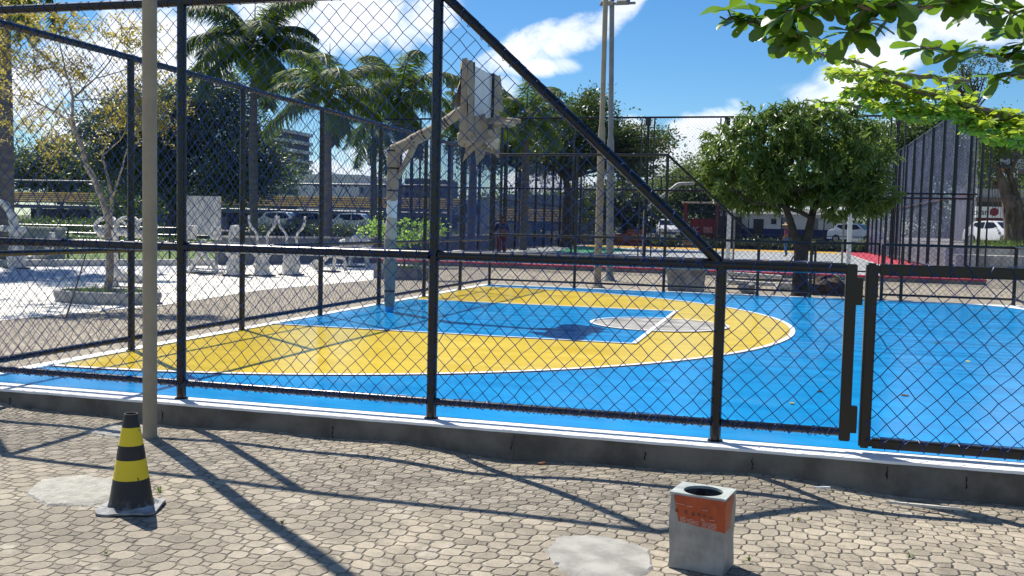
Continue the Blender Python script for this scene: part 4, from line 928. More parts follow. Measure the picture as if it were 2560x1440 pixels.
MB().box(-.72, .68, -.03, .03, zb, zt).build('panel', mat('stained_white_panel', (.5, .49, .46), .8, .25, 2.5, bmp=.3), bo, bevel=.01)
for x in (-.55, .5): MB().box(x-.03, x+.03, .031, .08, 0, zt-.1).build('leg', M_galv, bo)
ub = G(95, 655); uo = empty('utility_cabinet', 'grey metal cabinet on the grass at far left', 'cabinet', (ub[0], ub[1], PZ), .2)
MB().box(-.75, .75, -.3, .3, 0, 1.05).build('body', mat('cabinet_grey', (.25, .27, .29), .5, .1, 2), uo, bevel=.02); MB().box(-.8, .8, -.35, .35, 1.05, 1.12).build('top', M_conc_l, uo)

# ------------------------------------------------------------------ outdoor gym machines wrapped in white film
M_film = mat('white_wrapping_film', (.64, .62, .58), .45, .3, 9, bmp=1.0, bdist=.03)
M_film2 = mat('dusty_feet', (.09, .08, .07), .9, .5, 8)
GRP = 'outdoor gym machines wrapped in white film'
def gym(label, px, py, parts, rz=0, feet=((-.3, .3, -.2, .2),)):
    b = G(px, py); o = empty('gym_machine', label, 'gym machine', (b[0], b[1], PZ), rz, GRP)
    for i, (nm, pts, rad) in enumerate(parts): wrapped(pts, rad, M_film, nm, o, 9, seed=px+i, amp=.16 if nm in ('column', 'sheet', 'seat', 'backrest') else .07)
    for f in feet: MB().box(f[0], f[1], f[2], f[3], 0, .045).build('foot_plate', M_film2, o, bevel=.01)
    return o
def uarm(px, py, label, h=.86):
    return gym(label, px, py, [('column', [(0, 0, .03), (0, 0, .3), (0, 0, h)], [.25, .22, .22]), ('arm', [(-.15, 0, h-.1), (-.15, 0, h+.22), (-.19, 0, h+.32), (-.33, 0, h+.45), (-.40, 0, h+.6), (-.41, 0, h+.78)], [.034]*6),
        ('arm', [(.15, 0, h-.1), (.15, 0, h+.22), (.19, 0, h+.32), (.33, 0, h+.45), (.40, 0, h+.6), (.41, 0, h+.78)], [.034]*6)], feet=((-.3, .34, -.2, .15),))
uarm(655, 690, 'wrapped gym column with two raised curved arms, left one of the pair')
uarm(728, 688, 'wrapped gym column with two raised curved arms, right one of the pair')
gym('wide wrapped gym column with lumpy top just left of the raised arm pair', 590, 690, [('column', [(0, 0, .03), (0, 0, .35), (0, 0, .9)], [.3, .24, .22]), ('handle', [(-.15, 0, .8), (-.17, 0, 1.1), (-.12, 0, 1.3), (.1, 0, 1.32), (.16, 0, 1.1), (.15, 0, .8)], [.06]*6), ('head', [(0, 0, 1.05), (0, 0, 1.3)], [.12, .09])])
gym('wrapped gym bench of crossing bars in front of the stained board', 510, 685, [('bar', [(-.45, 0, .04), (-.1, 0, .6), (.0, 0, .95)], [.06, .07, .06]), ('bar', [(.45, 0, .04), (0, 0, .55), (-.35, 0, .75)], [.06, .07, .06]), ('seat', [(-.35, 0, .78), (.4, 0, .8)], [.1, .1]), ('backrest', [(-.38, 0, .95), (-.36, 0, 1.32)], [.13, .16]), ('backrest', [(.36, 0, .95), (.38, 0, 1.3)], [.16, .13]), ('base_bar', [(-.6, .0, .06), (.62, 0, .06)], [.05, .05])])
def wheelpts(cx, cz, r, n=18, tilt=.25): return [(cx+r*math.cos(a), tilt*r*math.sin(a), cz+r*.62*math.sin(a)) for a in np.linspace(0, 2*PI, n+1)]
gym('wrapped gym machine with looped hand wheels seen behind the sparse tree', 300, 722, [('post', [(-.14, 0, .0), (-.14, 0, .7), (-.1, 0, 1.25)], [.09, .08, .07]), ('post', [(.26, 0, 0), (.26, 0, .9), (.16, 0, 1.25)], [.06, .06, .06]), ('crossbar', [(-.5, 0, 1.16), (0, 0, 1.2), (.62, 0, 1.16)], [.09, .08, .09]),
    ('hand_wheel', wheelpts(-.33, 1.32, .28), [.04]*19), ('hand_wheel', wheelpts(.18, 1.34, .28), [.04]*19), ('hand_wheel', wheelpts(.62, 1.32, .26), [.04]*19), ('spoke', [(-.55, 0, 1.25), (-.1, 0, 1.42)], [.03, .03]), ('spoke', [(.0, 0, 1.45), (.4, 0, 1.24)], [.03, .03]), ('pedal_box', [(-.1, 0, .3), (.7, 0, .22)], [.13, .1])], feet=((-.3, .8, -.2, .2),))
gym('thick wrapped gym post with hooked arm at the left edge', 42, 672, [('column', [(0, 0, 0), (0, 0, .5), (-.02, 0, 1.1)], [.26, .22, .18]), ('arm', [(-.02, 0, 1.05), (-.15, 0, 1.5), (-.35, 0, 1.78), (-.6, 0, 1.85)], [.13, .11, .1, .08]), ('platform', [(-.5, 0, 1.12), (.3, 0, 1.08)], [.09, .08])])
gym('low wrapped L shaped gym seat left of the sparse tree', 85, 664, [('seat', [(-.5, 0, .18), (.1, 0, .22), (.5, 0, .42)], [.1, .1, .1]), ('backrest', [(.5, 0, .42), (.62, 0, .8), (.66, 0, 1.0)], [.12, .1, .08])])
gym('wrapped recumbent gym machine low in front of the long grey wall', 822, 680, [('frame', [(-.45, 0, .08), (.0, 0, .5), (.5, 0, .45)], [.07, .06, .06]), ('frame', [(.0, 0, .5), (-.3, 0, .95)], [.05, .05]), ('frame', [(.15, 0, .05), (.2, 0, .5), (.42, 0, .85)], [.06, .05, .05]), ('frame', [(.55, 0, .05), (.5, 0, .45)], [.05, .05]), ('seat', [(-.5, 0, .14), (-.36, 0, .3)], [.14, .12]), ('pedal', [(.36, 0, .9), (.55, 0, .95)], [.08, .08])])
gym('bulky gym machine under a white sheet near the hoop pole', 893, 668, [('sheet', [(-.42, 0, .45), (-.2, 0, .72), (.15, 0, .85), (.5, 0, .75)], [.16, .28, .3, .16]), ('leg', [(-.25, 0, .0), (-.25, 0, .5)], [.07, .07]), ('leg', [(.35, 0, .0), (.35, 0, .6)], [.08, .08])])

# ------------------------------------------------------------------ terminal with trusses and yellow louvres
Yt = 70; tl = W(-40, 500, Yt); tr_ = W(1130, 500, Yt); Lt = tr_[0]-tl[0]
te = empty('bus_terminal', 'long low terminal roof with steel trusses and yellow slatted awnings beyond the gym', 'building', (tl[0], Yt, PZ))
M_steel = mat('blue_grey_steel', (.07, .095, .14), .5, .2, 3); M_void = mat('painted_shade_interior', (.05, .05, .055), .9, .5, 2)  # M_void: shade under the roof put into a near-black colour
zc, zb = 4.65, 2.35
mb = MB(); mb.tube([(0, 0, zc), (Lt, 0, zc)], .09, 5); mb.tube([(0, 0, zb), (Lt, 0, zb)], .09, 5)
x = 0; k = 0
while x < Lt-1.2: mb.tube([(x, 0, zb if k % 2 else zc), (x+1.25, 0, zc if k % 2 else zb)], .06, 4, cap=False); x += 1.25; k += 1
mb.build('truss', M_steel, te)
mb = MB()
for k in range(5): mb.box(0, Lt, .35+k*.5, .55+k*.5, 2.75+k*.2, 2.86+k*.2)
mb.build('louvre', leafmat('yellow_louvres', (.42, .36, .2), (.48, .41, .23), .5, .5), te)
mb = MB()
for k in range(5): mb.box(0, Lt, .50+k*.5, .80+k*.5, 2.62+k*.2, 2.74+k*.2)
mb.build('louvre_frame', M_steel, te); MB().box(0, Lt, -.1, 3.2, 2.1, 2.28).build('fascia', M_steel, te); MB().box(0, Lt, 6, 6.3, 0, 2.1).build('back_wall', M_void, te)
for k in range(int(Lt/6)+1): MB().box(k*6-.18, k*6+.18, .2, .56, 0, 2.1).build('column', mat('terminal_column', (.22, .22, .22), .8, .2, 2), te)
rr = random.Random(9)
for k in range(9):
    x = 8+k*6.3+rr.uniform(-1, 1); w_ = rr.uniform(1.2, 3); MB().box(x, x+w_, 5.6, 5.95, 0, rr.uniform(1.4, 1.9)).build('stall', mat(('stall_white', 'stall_blue', 'stall_grey')[k % 3], ((.45, .45, .45), (.05, .1, .25), (.2, .2, .22))[k % 3], .7, .4, 3), te)
Y3 = 84; l3, r3 = W(1235, 540, Y3), W(1500, 540, Y3)
te2 = empty('bus_terminal', 'further stretch of yellow slatted roof seen between the cage posts', 'building', (l3[0], Y3, PZ)); L3 = r3[0]-l3[0]
mb = MB()
for k in range(6): mb.box(0, L3, k*.5, k*.5+.2, 2.0+k*.25, 2.12+k*.25)
mb.build('louvre', MATS['yellow_louvres'], te2); MB().box(0, L3, 3, 3.3, 0, 4.6).build('back_wall', mat('far_blue_grey_wall', (.24, .27, .32), .8, .3, .6), te2); MB().box(0, L3, -.1, .1, 1.7, 1.95).build('fascia', M_steel, te2)

# ------------------------------------------------------------------ buildings
def winmat(name, wall, glass, sx, sz, fx, fz):
    pass
def block(label, x0p, x1p, ytop, Yd, dep, m, floors=0, cols=0, glass=None, band=None, name='building', ww=.5, wh=.45, ledge=None, zbot=PZ-.5, rim=0):
    a, b = W(x0p, ytop, Yd), W(x1p, ytop, Yd); H = (a[2]+b[2])/2-zbot; L = b[0]-a[0]
    o = empty(name, label, 'building', (a[0], Yd, zbot)); MB().box(0, L, 0, dep, 0, H).build('wall', m, o)
    if rim: MB().box(-.15, L+.15, -.15, dep+.15, H, H+rim).build('parapet', m, o)
    fh = H/max(1, floors) if floors else 0
    for f in range(floors):
        if band is not None: MB().box(-.5, L+.75, -.7, dep, f*fh+fh*.62, f*fh+fh*.98).build('balcony', band, o); MB().box(.1, L-.1, -.02, -.001, f*fh+.1, f*fh+fh*.6).build('window_band', glass, o)
        for c in range(cols):
            cw = L/cols; x = (c+.5)*cw
            if rr.random() < .9: MB().box(x-cw*ww/2, x+cw*ww/2, -.04, -.003, f*fh+fh*.35, f*fh+fh*(.35+wh)).build('window', glass, o)
    return o
M_glass = mat('dark_window_glass', (.015, .02, .03), .15, .3, 2); M_wb = mat('white_block_render', (.62, .62, .61), .85, .08, .3); M_gb = mat('grey_block_render', (.3, .31, .33), .85, .2, .3)
block('tall dark apartment tower with pale stacked balconies behind the palms', 676, 708, 322, 150, 10, mat('tower_wall', (.12, .125, .14), .8, .3, .2), 11, 0, M_glass, mat('balcony_pale', (.62, .62, .63), .8, .2, .5))
block('white office block with rows of small square windows beyond the terminal', 745, 898, 443, 120, 14, M_wb, 4, 9, M_glass, None, ww=.38, wh=.22, rim=.4)
block('small grey block stepping down at the right of the white office block', 898, 940, 462, 118, 12, M_gb, 4, 3, M_glass, None)
block('pale grey rooftop block above the white office', 795, 830, 432, 128, 6, M_wb, 0, 0, M_glass)
block('dark grey stepped block right of the hoop pole, far behind', 1012, 1078, 446, 125, 12, mat('dark_block_render', (.14, .15, .17), .85, .2, .3), 5, 5, M_glass, None)
block('blue grey shed wall behind the left cage fence', 1080, 1210, 500, 100, 10, mat('shed_blue_grey', (.3, .33, .38), .8, .2, .4), 2, 4, M_glass)
block('grey gabled hall behind the trees and cage posts', 1345, 1475, 500, 96, 12, mat('hall_grey', (.33, .35, .39), .8, .2, .4), 2, 6, M_glass)
# white and blue kiosk building
zk = .62; a, b = W(1800, 530, 78), W(2088, 533, 78); L = b[0]-a[0]; H = (a[2]+b[2])/2-zk; kb_ = empty('kiosk_building', 'long white single storey building with a dark blue base stripe, behind the goal', 'building', (a[0], 78, zk))
MB().box(0, L, 0, 5, 0, H).build('wall', M_wb, kb_); MB().box(-.03, L+.03, -.03, -.003, 0, .95).build('base_stripe', mat('navy_paint', (.02, .035, .13), .6, .1, 2), kb_); MB().box(-.4, L+.4, -.5, 5.4, H, H+.18).build('roof', M_conc, kb_)
MB().box(L*.30, L*.39, -.04, -.001, .0, 1.75).box(L*.255, L*.262, -.04, -.001, .0, 1.75).build('door', M_glass, kb_); MB().box(L*.455, L*.50, -.04, -.001, 1.35, 1.8).build('window', M_glass, kb_); MB().box(L*.54, L*.65, -.04, -.001, .95, 1.9).build('window', mat('shutter_grey', (.2, .21, .23), .6, .1, 4), kb_); MB().box(L*.78, L*.86, -.04, -.001, .95, 1.9).build('window', MATS['shutter_grey'], kb_); MB().box(.0, L*.2, -1.6, -.3, 0, 1.9).build('stall', M_void, kb_)
# red sign stand with JC
FT = None
def text(body, size, m, parent, loc, rot, name='lettering', ext=.01):
    cu = bpy.data.curves.new('t', 'FONT'); cu.body = body; cu.size = size; cu.extrude = ext; cu.align_x = 'CENTER'; cu.align_y = 'CENTER'
    t = bpy.data.objects.new('t', cu); me = bpy.data.meshes.new_from_object(t); bpy.data.objects.remove(t); o = meshobj(name, me, m, parent); o.location = loc; o.rotation_euler = rot; return o
p = W(1755, 582, 70); rs = empty('red_kiosk', 'small dark red kiosk with pale JC lettering beyond the sports court', 'kiosk', (p[0], 70, .5)); M_maroon = mat('maroon_paint', (.17, .025, .025), .6, .3, 3)
MB().box(-.95, .9, 0, 1.2, 0, 1.7).build('body', M_maroon, rs); MB().box(-1.6, 1.3, -.6, 1.8, 2.9, 3.0).build('canopy', M_conc_l, rs)
for x in (-1.3, 1.1): MB().box(x-.12, x+.12, -.3, -.1, 0, 2.9).build('pillar', M_maroon, rs)
text('JC', .62, mat('pale_pink_paint', (.6, .4, .4)), rs, (-.42, -.02, .85), (PI/2, 0, 0)); MB().box(.1, .8, -.02, -.004, .62, 1.08).build('sign_panel', mat('faded_sign', (.42, .2, .19), .6, .5, 12), rs)

# ------------------------------------------------------------------ street and terrace on the right
struct('road', MB().box(-14, 15.4, 68.2, 140, .2, .62), mat('street_asphalt', (.1, .1, .1), .9, .2, 2))
ter = .86; tf = G(2440, 662)
struct('terrace_ground', MB().box(14.8, 80, 47.5, 150, -.3, ter), mat('terrace_paving', (.3, .28, .25), .9, .3, 1))
M_stain = mat('mould_stained_wall', (.42, .41, .38), .9, .55, 1.8, stretch=(1, 1, .4), bmp=.3)
wallseg('retaining_wall', (14.6, 47.0), (40, 47.0), ter+.26, .4, 'upper pale stained retaining wall under the big fig tree', M_stain)
wallseg('retaining_wall', (14.6, 43.9), (40, 43.9), .72, 1.6, 'lower step of the pale stained retaining wall at right', M_stain)
p = W(2418, 440, 80); fb2 = empty('office_building', 'grey office building with pale bands and dark window rows behind the fig tree', 'building', (22.5, 84, ter)); Lb = 40
MB().box(0, Lb, 0, 12, 0, 8.6).build('wall', mat('office_dark', (.09, .09, .1), .6, .3, .5), fb2)
def zat(py, Yd=83.5, px=2500): return W(px, py, Yd)[2]-ter
for (ya, yb) in ((545, 517), (494, 472), (424, 397), (352, 325)):
    MB().box(-.2, Lb, -.55, -.01, zat(ya)-.35, zat(ya)).build('ledge', mat('brown_ledge', (.16, .13, .12), .8, .2, 1), fb2) if ya < 500 else None
    MB().box(-.1, Lb, -.4, -.012, zat(ya)+.003, zat(yb)).build('band', mat('office_band', (.36, .37, .39), .7, .15, .4) if ya < 500 else M_white, fb2)
MB().box(0, Lb, -.3, -.01, 0, zat(545)-.01).build('shop_front', mat('wine_shop_front', (.1, .022, .035), .7, .2, 1), fb2)
def sx(px): return W(px, 500, 83.3)[0]-22.5
xs0 = sx(2465); text('lolaner', .75, mat('dark_grey_lettering', (.03, .03, .04)), fb2, (sx(2464), -.43, zat(531)), (PI/2, 0, 0), 'sign_lettering')
MB().tube([(sx(2489), -.42, zat(530)), (sx(2489), -.46, zat(530))], .34, 20).build('sign_emblem', mat('wine_red_emblem', (.2, .015, .03)), fb2)
sg = MB().box(sx(2452), sx(2530), -.75, -.6, zat(442), zat(412)).build('sign_board', mat('navy_sign', (.008, .03, .085), .5, .1, 1), fb2)
text('cional', .85, M_white, fb2, (sx(2509), -.77, zat(436)), (PI/2, 0, 0), 'sign_lettering')
MB().box(sx(2494), sx(2506), -.79, -.76, zat(430), zat(420)).build('sign_mark', mat('orange_mark', (.4, .14, .04)), fb2); MB().box(sx(2474), sx(2484), -.79, -.76, zat(415), zat(411.5)).build('sign_mark', mat('green_mark', (.02, .25, .1)), fb2)

# ------------------------------------------------------------------ cars
def make_car(label, loc, rz, col, name='parked_car', group=None, grille=True):
    o = empty(name, label, 'car', loc, rz, group); L, Wc = 3.9, 1.68
    prof = [(-1.95, .32, 0), (-1.97, .62, 0), (-1.9, .92, 0), (-1.55, 1.05, 1), (-1.25, 1.44, 2), (-.3, 1.5, 2), (.35, 1.46, 2), (1.0, 1.0, 1), (1.6, .88, 0), (1.9, .72, 0), (1.97, .45, 0), (1.93, .26, 0)]
    mb = MB(); vs = []; cols = [(-.5, 1.), (-.47, .0), (0, 0), (.47, 0), (.5, 1)]
    for (x, z, c) in prof:
        zz = max(z, .3); w = Wc/2*(1 if c == 0 else (.95 if c == 1 else .76))
        wl = Wc/2*(.96 if abs(x) > 1.8 else 1)
        vs += [(x, -min(w, wl), z), (x, -w*.6, z+.02*(c > 0)), (x, w*.6, z+.02*(c > 0)), (x, min(w, wl), z)]
    fs = [(i*4+k, i*4+k+1, (i+1)*4+k+1, (i+1)*4+k) for i in range(len(prof)-1) for k in range(3)]
    # sides: strip polygon to a belt line then to sill
    nP = len(prof); b0 = len(vs)
    belt = [(x, min(z, .95), Wc/2*(.96 if abs(x) > 1.8 else 1)) for (x, z, c) in prof]
    for sgn in (-1, 1):
        base = len(vs); vs += [(x, sgn*w, z) for (x, z, w) in belt]+[(x, sgn*w, .26) for (x, z, w) in belt]
        for i in range(nP-1):
            top = i*4+(0 if sgn < 0 else 3); top2 = (i+1)*4+(0 if sgn < 0 else 3)
            fs.append((top, top2, base+i+1, base+i)); fs.append((base+i, base+i+1, base+nP+i+1, base+nP+i))
    mb.add(vs, fs); body = mb.build('body', col, o, smooth=True)
    gm = MB()
    for s in (-1, 1):
        gm.add([(-1.38, s*.80, 1.0), (-.35, s*.83, 1.0), (-.35, s*.69, 1.42), (-1.12, s*.68, 1.38)], [(0, 1, 2, 3)]); gm.add([(-.27, s*.83, 1.0), (.82, s*.81, 1.0), (.32, s*.70, 1.40), (-.27, s*.69, 1.42)], [(0, 1, 2, 3)])
    gm.add([(.44, -.58, 1.43), (.44, .58, 1.43), (.98, .70, 1.06), (.98, -.70, 1.06)], [(0, 1, 2, 3)]); gm.add([(-1.33, -.58, 1.36), (-1.33, .58, 1.36), (-1.56, .68, 1.09), (-1.56, -.68, 1.09)], [(0, 1, 2, 3)])
    gm.build('window', M_glass, o)
    Mt = mat('tyre_rubber', (.012, .012, .012), .8); Mr = mat('wheel_rim', (.4, .4, .42), .3, .1, 5, metal=.8)
    for x in (-1.22, 1.25):
        for s in (-1, 1):
            wh = MB().lathe([(.001, -.09), (.24, -.095), (.3, -.07), (.305, .07), (.24, .095), (.001, .09)], 20); wh.v = [(v[0]+x, v[2]+s*.79, v[1]+.3) for v in wh.v]; w = wh.build('wheel', Mt, o, smooth=True)
            r_ = MB().lathe([(.001, 0), (.19, .0), (.2, -.012)], 14); r_.v = [(v[0]+x, s*.889+v[2]*.2, v[1]+.3) for v in r_.v]; r_.build('rim', Mr, w)
    for s in (-1, 1):
        MB().box(1.80, 1.93, s*.62-.17, s*.62+.17, .62, .76).build('headlight', mat('headlight_glass', (.6, .62, .65), .1), o, bevel=.02); MB().box(.62, .8, s*.92-.07, s*.92+.07, .98, 1.09).build('mirror', col, o, bevel=.02); MB().box(-1.96, -1.87, s*.66-.13, s*.66+.13, .7, .9).build('tail_light', mat('tail_red', (.3, .01, .01), .3), o)
    MB().box(1.9, 1.985, -.55, .55, .36, .5).build('grille', M_glass, o, bevel=.01); MB().box(1.97, 1.99, -.24, .24, .53, .63).build('number_plate', M_conc_l, o)
    return o
M_cw = mat('white_car_paint', (.72, .73, .74), .25, .03, 2, coat=.6)
p = W(2491, 609, 62); make_car('white hatchback parked behind the terrace wall at the right edge', (p[0], 62, ter), R(-52), M_cw)
p = W(2148, 606, 74); make_car('white car half hidden behind the goal and the right cage fence', (p[0]-.3, 74, .62), R(-25), M_cw)
p = W(1668, 606, 71); make_car('small white van or car seen under the slanted fence rail', (p[0], 71, .62), R(-80), M_cw)
for px, lab in ((712, 'white parked car in front of the terminal, behind the raised arm machines'), (897, 'white parked car in front of the terminal, left of the hoop pole'), (790, 'grey parked car in front of the terminal, behind the bright palm trunk')):
    p = W(px, 566, 58); make_car(lab, (p[0], 58, .45), R(5), M_cw if px != 790 else mat('grey_car_paint', (.1, .11, .13), .3, .1, 2))
struct('parking_strip', MB().box(-45, -10, 55.5, 64, -.2, .45), MATS['street_asphalt'])

# ------------------------------------------------------------------ people
def figure(label, loc, rz, J, R_, edges, skin, clothes, extra):
    o = empty('person', label, 'person', loc, rz)
    def skinned(name, sel, grow, m, par):
        ids = [i for i in range(len(J)) if i in sel]; mp = {i: k for k, i in enumerate(ids)}
        me = bpy.data.meshes.new(name); me.from_pydata([J[i] for i in ids], [(mp[a], mp[b]) for a, b in edges if a in mp and b in mp], []);
        ob = meshobj(name, me, m, par); md = ob.modifiers.new('skin', 'SKIN'); md.use_smooth_shade = True
        for i in ids: me.skin_vertices[0].data[mp[i]].radius = (R_[i]+grow, R_[i]*.85+grow)
        me.skin_vertices[0].data[0].use_root = True
        ob.modifiers.new('sub', 'SUBSURF').levels = 1; ob.modifiers['sub'].render_levels = 2; return ob
    b = skinned('body', range(len(J)), 0, skin, o)
    for nm, sel, g, m in clothes: skinned(nm, sel, g, m, o)
    extra(o, b); return o
#        0 pelvis      1 belly        2 chest        3 neck         4 head        5 crown
BASE = [(0, 0, .95), (0, 0, 1.12), (0, 0, 1.34), (0, 0, 1.48), (0, .01, 1.58), (0, .02, 1.68),
        (.17, 0, 1.40), (.24, .02, 1.14), (.22, .16, .95), (-.17, 0, 1.40), (-.25, .0, 1.14), (-.23, .12, .93),   # arms 6-8, 9-11
        (.09, 0, .88), (.11, .03, .50), (.11, -.02, .09), (.11, .12, .04), (-.09, 0, .88), (-.12, -.02, .50), (-.13, -.08, .09), (-.13, .06, .04)]
RB = [.14, .125, .15, .055, .085, .07, .06, .045, .035, .06, .045, .035, .09, .06, .045, .035, .09, .06, .045, .035]
ED = [(0, 1), (1, 2), (2, 3), (3, 4), (4, 5), (2, 6), (6, 7), (7, 8), (2, 9), (9, 10), (10, 11), (0, 12), (12, 13), (13, 14), (14, 15), (0, 16), (16, 17), (17, 18), (18, 19)]
M_skin = mat('brown_skin', (.22, .11, .06), .6, .1, 8)
def face(o, b, hat=None, hair=(.02, .015, .01)):
    for s in (-1, 1): MB().blob((s*.03, .115, 1.60), (.012, .008, .009), 5, 0).build('eye', mat('eye_dark', (.02, .015, .012), .3), b)
    MB().add([(-.014, .10, 1.57), (.014, .10, 1.57), (0, .135, 1.572), (0, .105, 1.615)], [(0, 1, 2), (0, 2, 3), (1, 3, 2)]).build('nose', M_skin, b); MB().box(-.022, .022, .10, .112, 1.535, 1.543).build('mouth', mat('lip', (.2, .07, .05)), b)
    for s in (-1, 1): MB().blob((s*.088, .01, 1.59), (.012, .02, .03), 5, 0).build('ear', M_skin, b)
    MB().blob((0, -.005, 1.655), (.092, .105, .075), 8, .05, 2).build('hair', mat('dark_hair', hair, .7), o, smooth=True)
    for (wx, wy, wz) in (BASE[8], BASE[11]):
        for k in range(5): MB().tube([(wx+(k-2)*.012, wy+.02, wz-.02), (wx+(k-2)*.015, wy+.05, wz-.065), (wx+(k-2)*.014, wy+.045, wz-.10+abs(k-2)*.01)], [.009, .008, .006], 5).build('finger', M_skin, b)
    if hat: MB().lathe([(.001, 1.79), (.07, 1.785), (.095, 1.74), (.10, 1.69), (.18, 1.675), (.235, 1.66), (.235, 1.652), (.10, 1.675)], 24, (0, .01, 0)).build('hat', hat, o, smooth=True)
SH = [1, 2, 6, 7, 9, 10]; PT = [0, 12, 13, 14, 16, 17, 18]; PS = [0, 12, 13, 16, 17]; SHOE = [14, 15]
p = G(1252, 656, 0); figure('person in a dark blue shirt and dark red trousers standing behind the far fence', (p[0], p[1], 0), R(200), BASE, RB, ED, M_skin,
    [('shirt', SH, .018, mat('navy_cloth', (.015, .03, .12), .8, .2, 8)), ('trousers', PT, .016, mat('dark_red_cloth', (.16, .02, .03), .8, .2, 8)), ('shoe', SHOE, .012, M_post)], lambda o, b: face(o, b))
p = G(1962, 640, 0.0); figure('person in a straw hat, wine shirt and blue jeans walking beyond the leafy tree trunk', (p[0], 46, 0.05), R(80), BASE, RB, ED, M_skin,
    [('shirt', SH, .018, mat('wine_cloth', (.17, .03, .06), .8, .25, 8)), ('jeans', PT, .016, mat('blue_denim', (.06, .13, .26), .85, .3, 8)), ('shoe', SHOE, .012, M_post)], lambda o, b: face(o, b, mat('straw', (.55, .42, .24), .8, .2, 30)))

# ------------------------------------------------------------------ background trees
G1 = 'background trees beyond the courts'
def bt(label, pix, Yd, ry, ncl, per, ls, lm, trunkpx=None, r0=.3, nl=16, seed=0, name='leafy_tree', **k):
    bl = [PB(x, y, Yd+dy, a, b, ry) for (x, y, a, b, dy) in pix]; tx = trunkpx or pix[0][0]; t = W(tx, 560, Yd); base = (t[0], t[1], PZ if Yd < 68 else .3)
    zl = min(b[0][2] for b in bl); return tree(name, label, base, [base, (base[0]+.1, base[1], base[2]+(zl-base[2])*.5), (base[0]-.1, base[1], max(zl*.8, 1.2))], bl, ncl, per, ls, lm, r0=r0, nl=nl, group=G1, seed=seed, **k)
bt('wide dark umbrella shaped tree low at far left, beyond the terminal', [(140, 420, 120, 60, 0), (90, 440, 90, 45, 0), (220, 400, 90, 55, 2), (240, 450, 90, 40, 0)], 88, 6, 420, 60, .42, L_far, 150, .5, 20, 1, spread=.8)
bt('large dense dark green tree behind the yellow leafed tree', [(300, 330, 75, 75, 0), (400, 300, 110, 85, 0), (490, 250, 70, 60, 0), (560, 330, 110, 75, 1), (640, 400, 80, 65, 0), (330, 420, 100, 70, 1), (450, 420, 150, 90, 0), (600, 450, 90, 50, 0), (560, 215, 30, 50, 0)], 46, 3.5, 1000, 60, .26, L_dark, 430, .4, 40, 2, spread=.42)
bt('low lighter green tree under the dense dark tree', [(420, 500, 130, 45, 0), (300, 500, 60, 40, 0), (560, 470, 60, 30, 0), (700, 440, 50, 40, 0)], 52, 2.5, 260, 50, .22, L_mid, 440, .2, 14, 3, spread=.4)
bt('spreading tree with layered branches behind the twin lamp poles', [(1445, 300, 50, 55, 0), (1490, 260, 40, 40, 0), (1400, 330, 60, 50, 0), (1470, 370, 120, 50, 0), (1560, 340, 60, 40, 0), (1620, 370, 60, 28, 0), (1655, 345, 30, 18, 0), (1550, 410, 100, 40, 0), (1380, 400, 80, 50, 0), (1500, 330, 70, 50, 0), (1590, 410, 60, 40, 0)], 56, 3, 620, 46, .24, L_dark, 1415, .35, 36, 4, spread=.36, shell=.2)
bt('round dark tree behind the wrapped backboard and palms', [(1290, 350, 80, 60, 0), (1200, 380, 60, 50, 0), (1340, 380, 60, 50, 0)], 62, 3, 300, 50, .28, L_dark, 1300, .3, 14, 5, spread=.42)
bt('pale green tree between the lamp poles and the round leafy tree', [(1720, 480, 60, 70, 0), (1760, 440, 60, 55, 0), (1650, 500, 70, 55, 0), (1790, 500, 60, 60, 0)], 82, 4, 420, 50, .3, leafmat('pale_far_leaves', (.05, .08, .02), (.13, .18, .045), .4, .5, .3), 1700, .3, 14, 6, spread=.55)
bt('dark tree low behind the twin lamp poles', [(1560, 500, 80, 50, 0), (1480, 510, 60, 45, 0), (1620, 540, 60, 40, 0)], 76, 3.5, 300, 50, .28, L_dark, 1560, .3, 12, 7, spread=.5)
bt('big tree behind the round leafy tree and right cage fence', [(2200, 390, 90, 90, 0), (2290, 350, 90, 70, 0), (2380, 380, 70, 80, 0), (2120, 430, 80, 70, 0), (2260, 470, 110, 60, 0), (2340, 300, 60, 35, 0)], 76, 4, 900, 50, .3, L_mid, 2240, .45, 30, 8, spread=.5)
bt('dark tree beyond the kiosk building and goal', [(1900, 480, 90, 50, 0), (2010, 490, 100, 50, 0), (1840, 500, 60, 50, 0), (2120, 500, 70, 50, 0)], 92, 4, 340, 50, .34, L_dark, 1950, .4, 12, 9, spread=.6)
bt('bare branched tree top rising above the right foliage', [(2420, 170, 40, 60, 0), (2390, 210, 30, 40, 0), (2470, 180, 40, 50, 0)], 66, 2, 60, 26, .2, L_dark, 2420, .25, 22, 10, spread=.3)
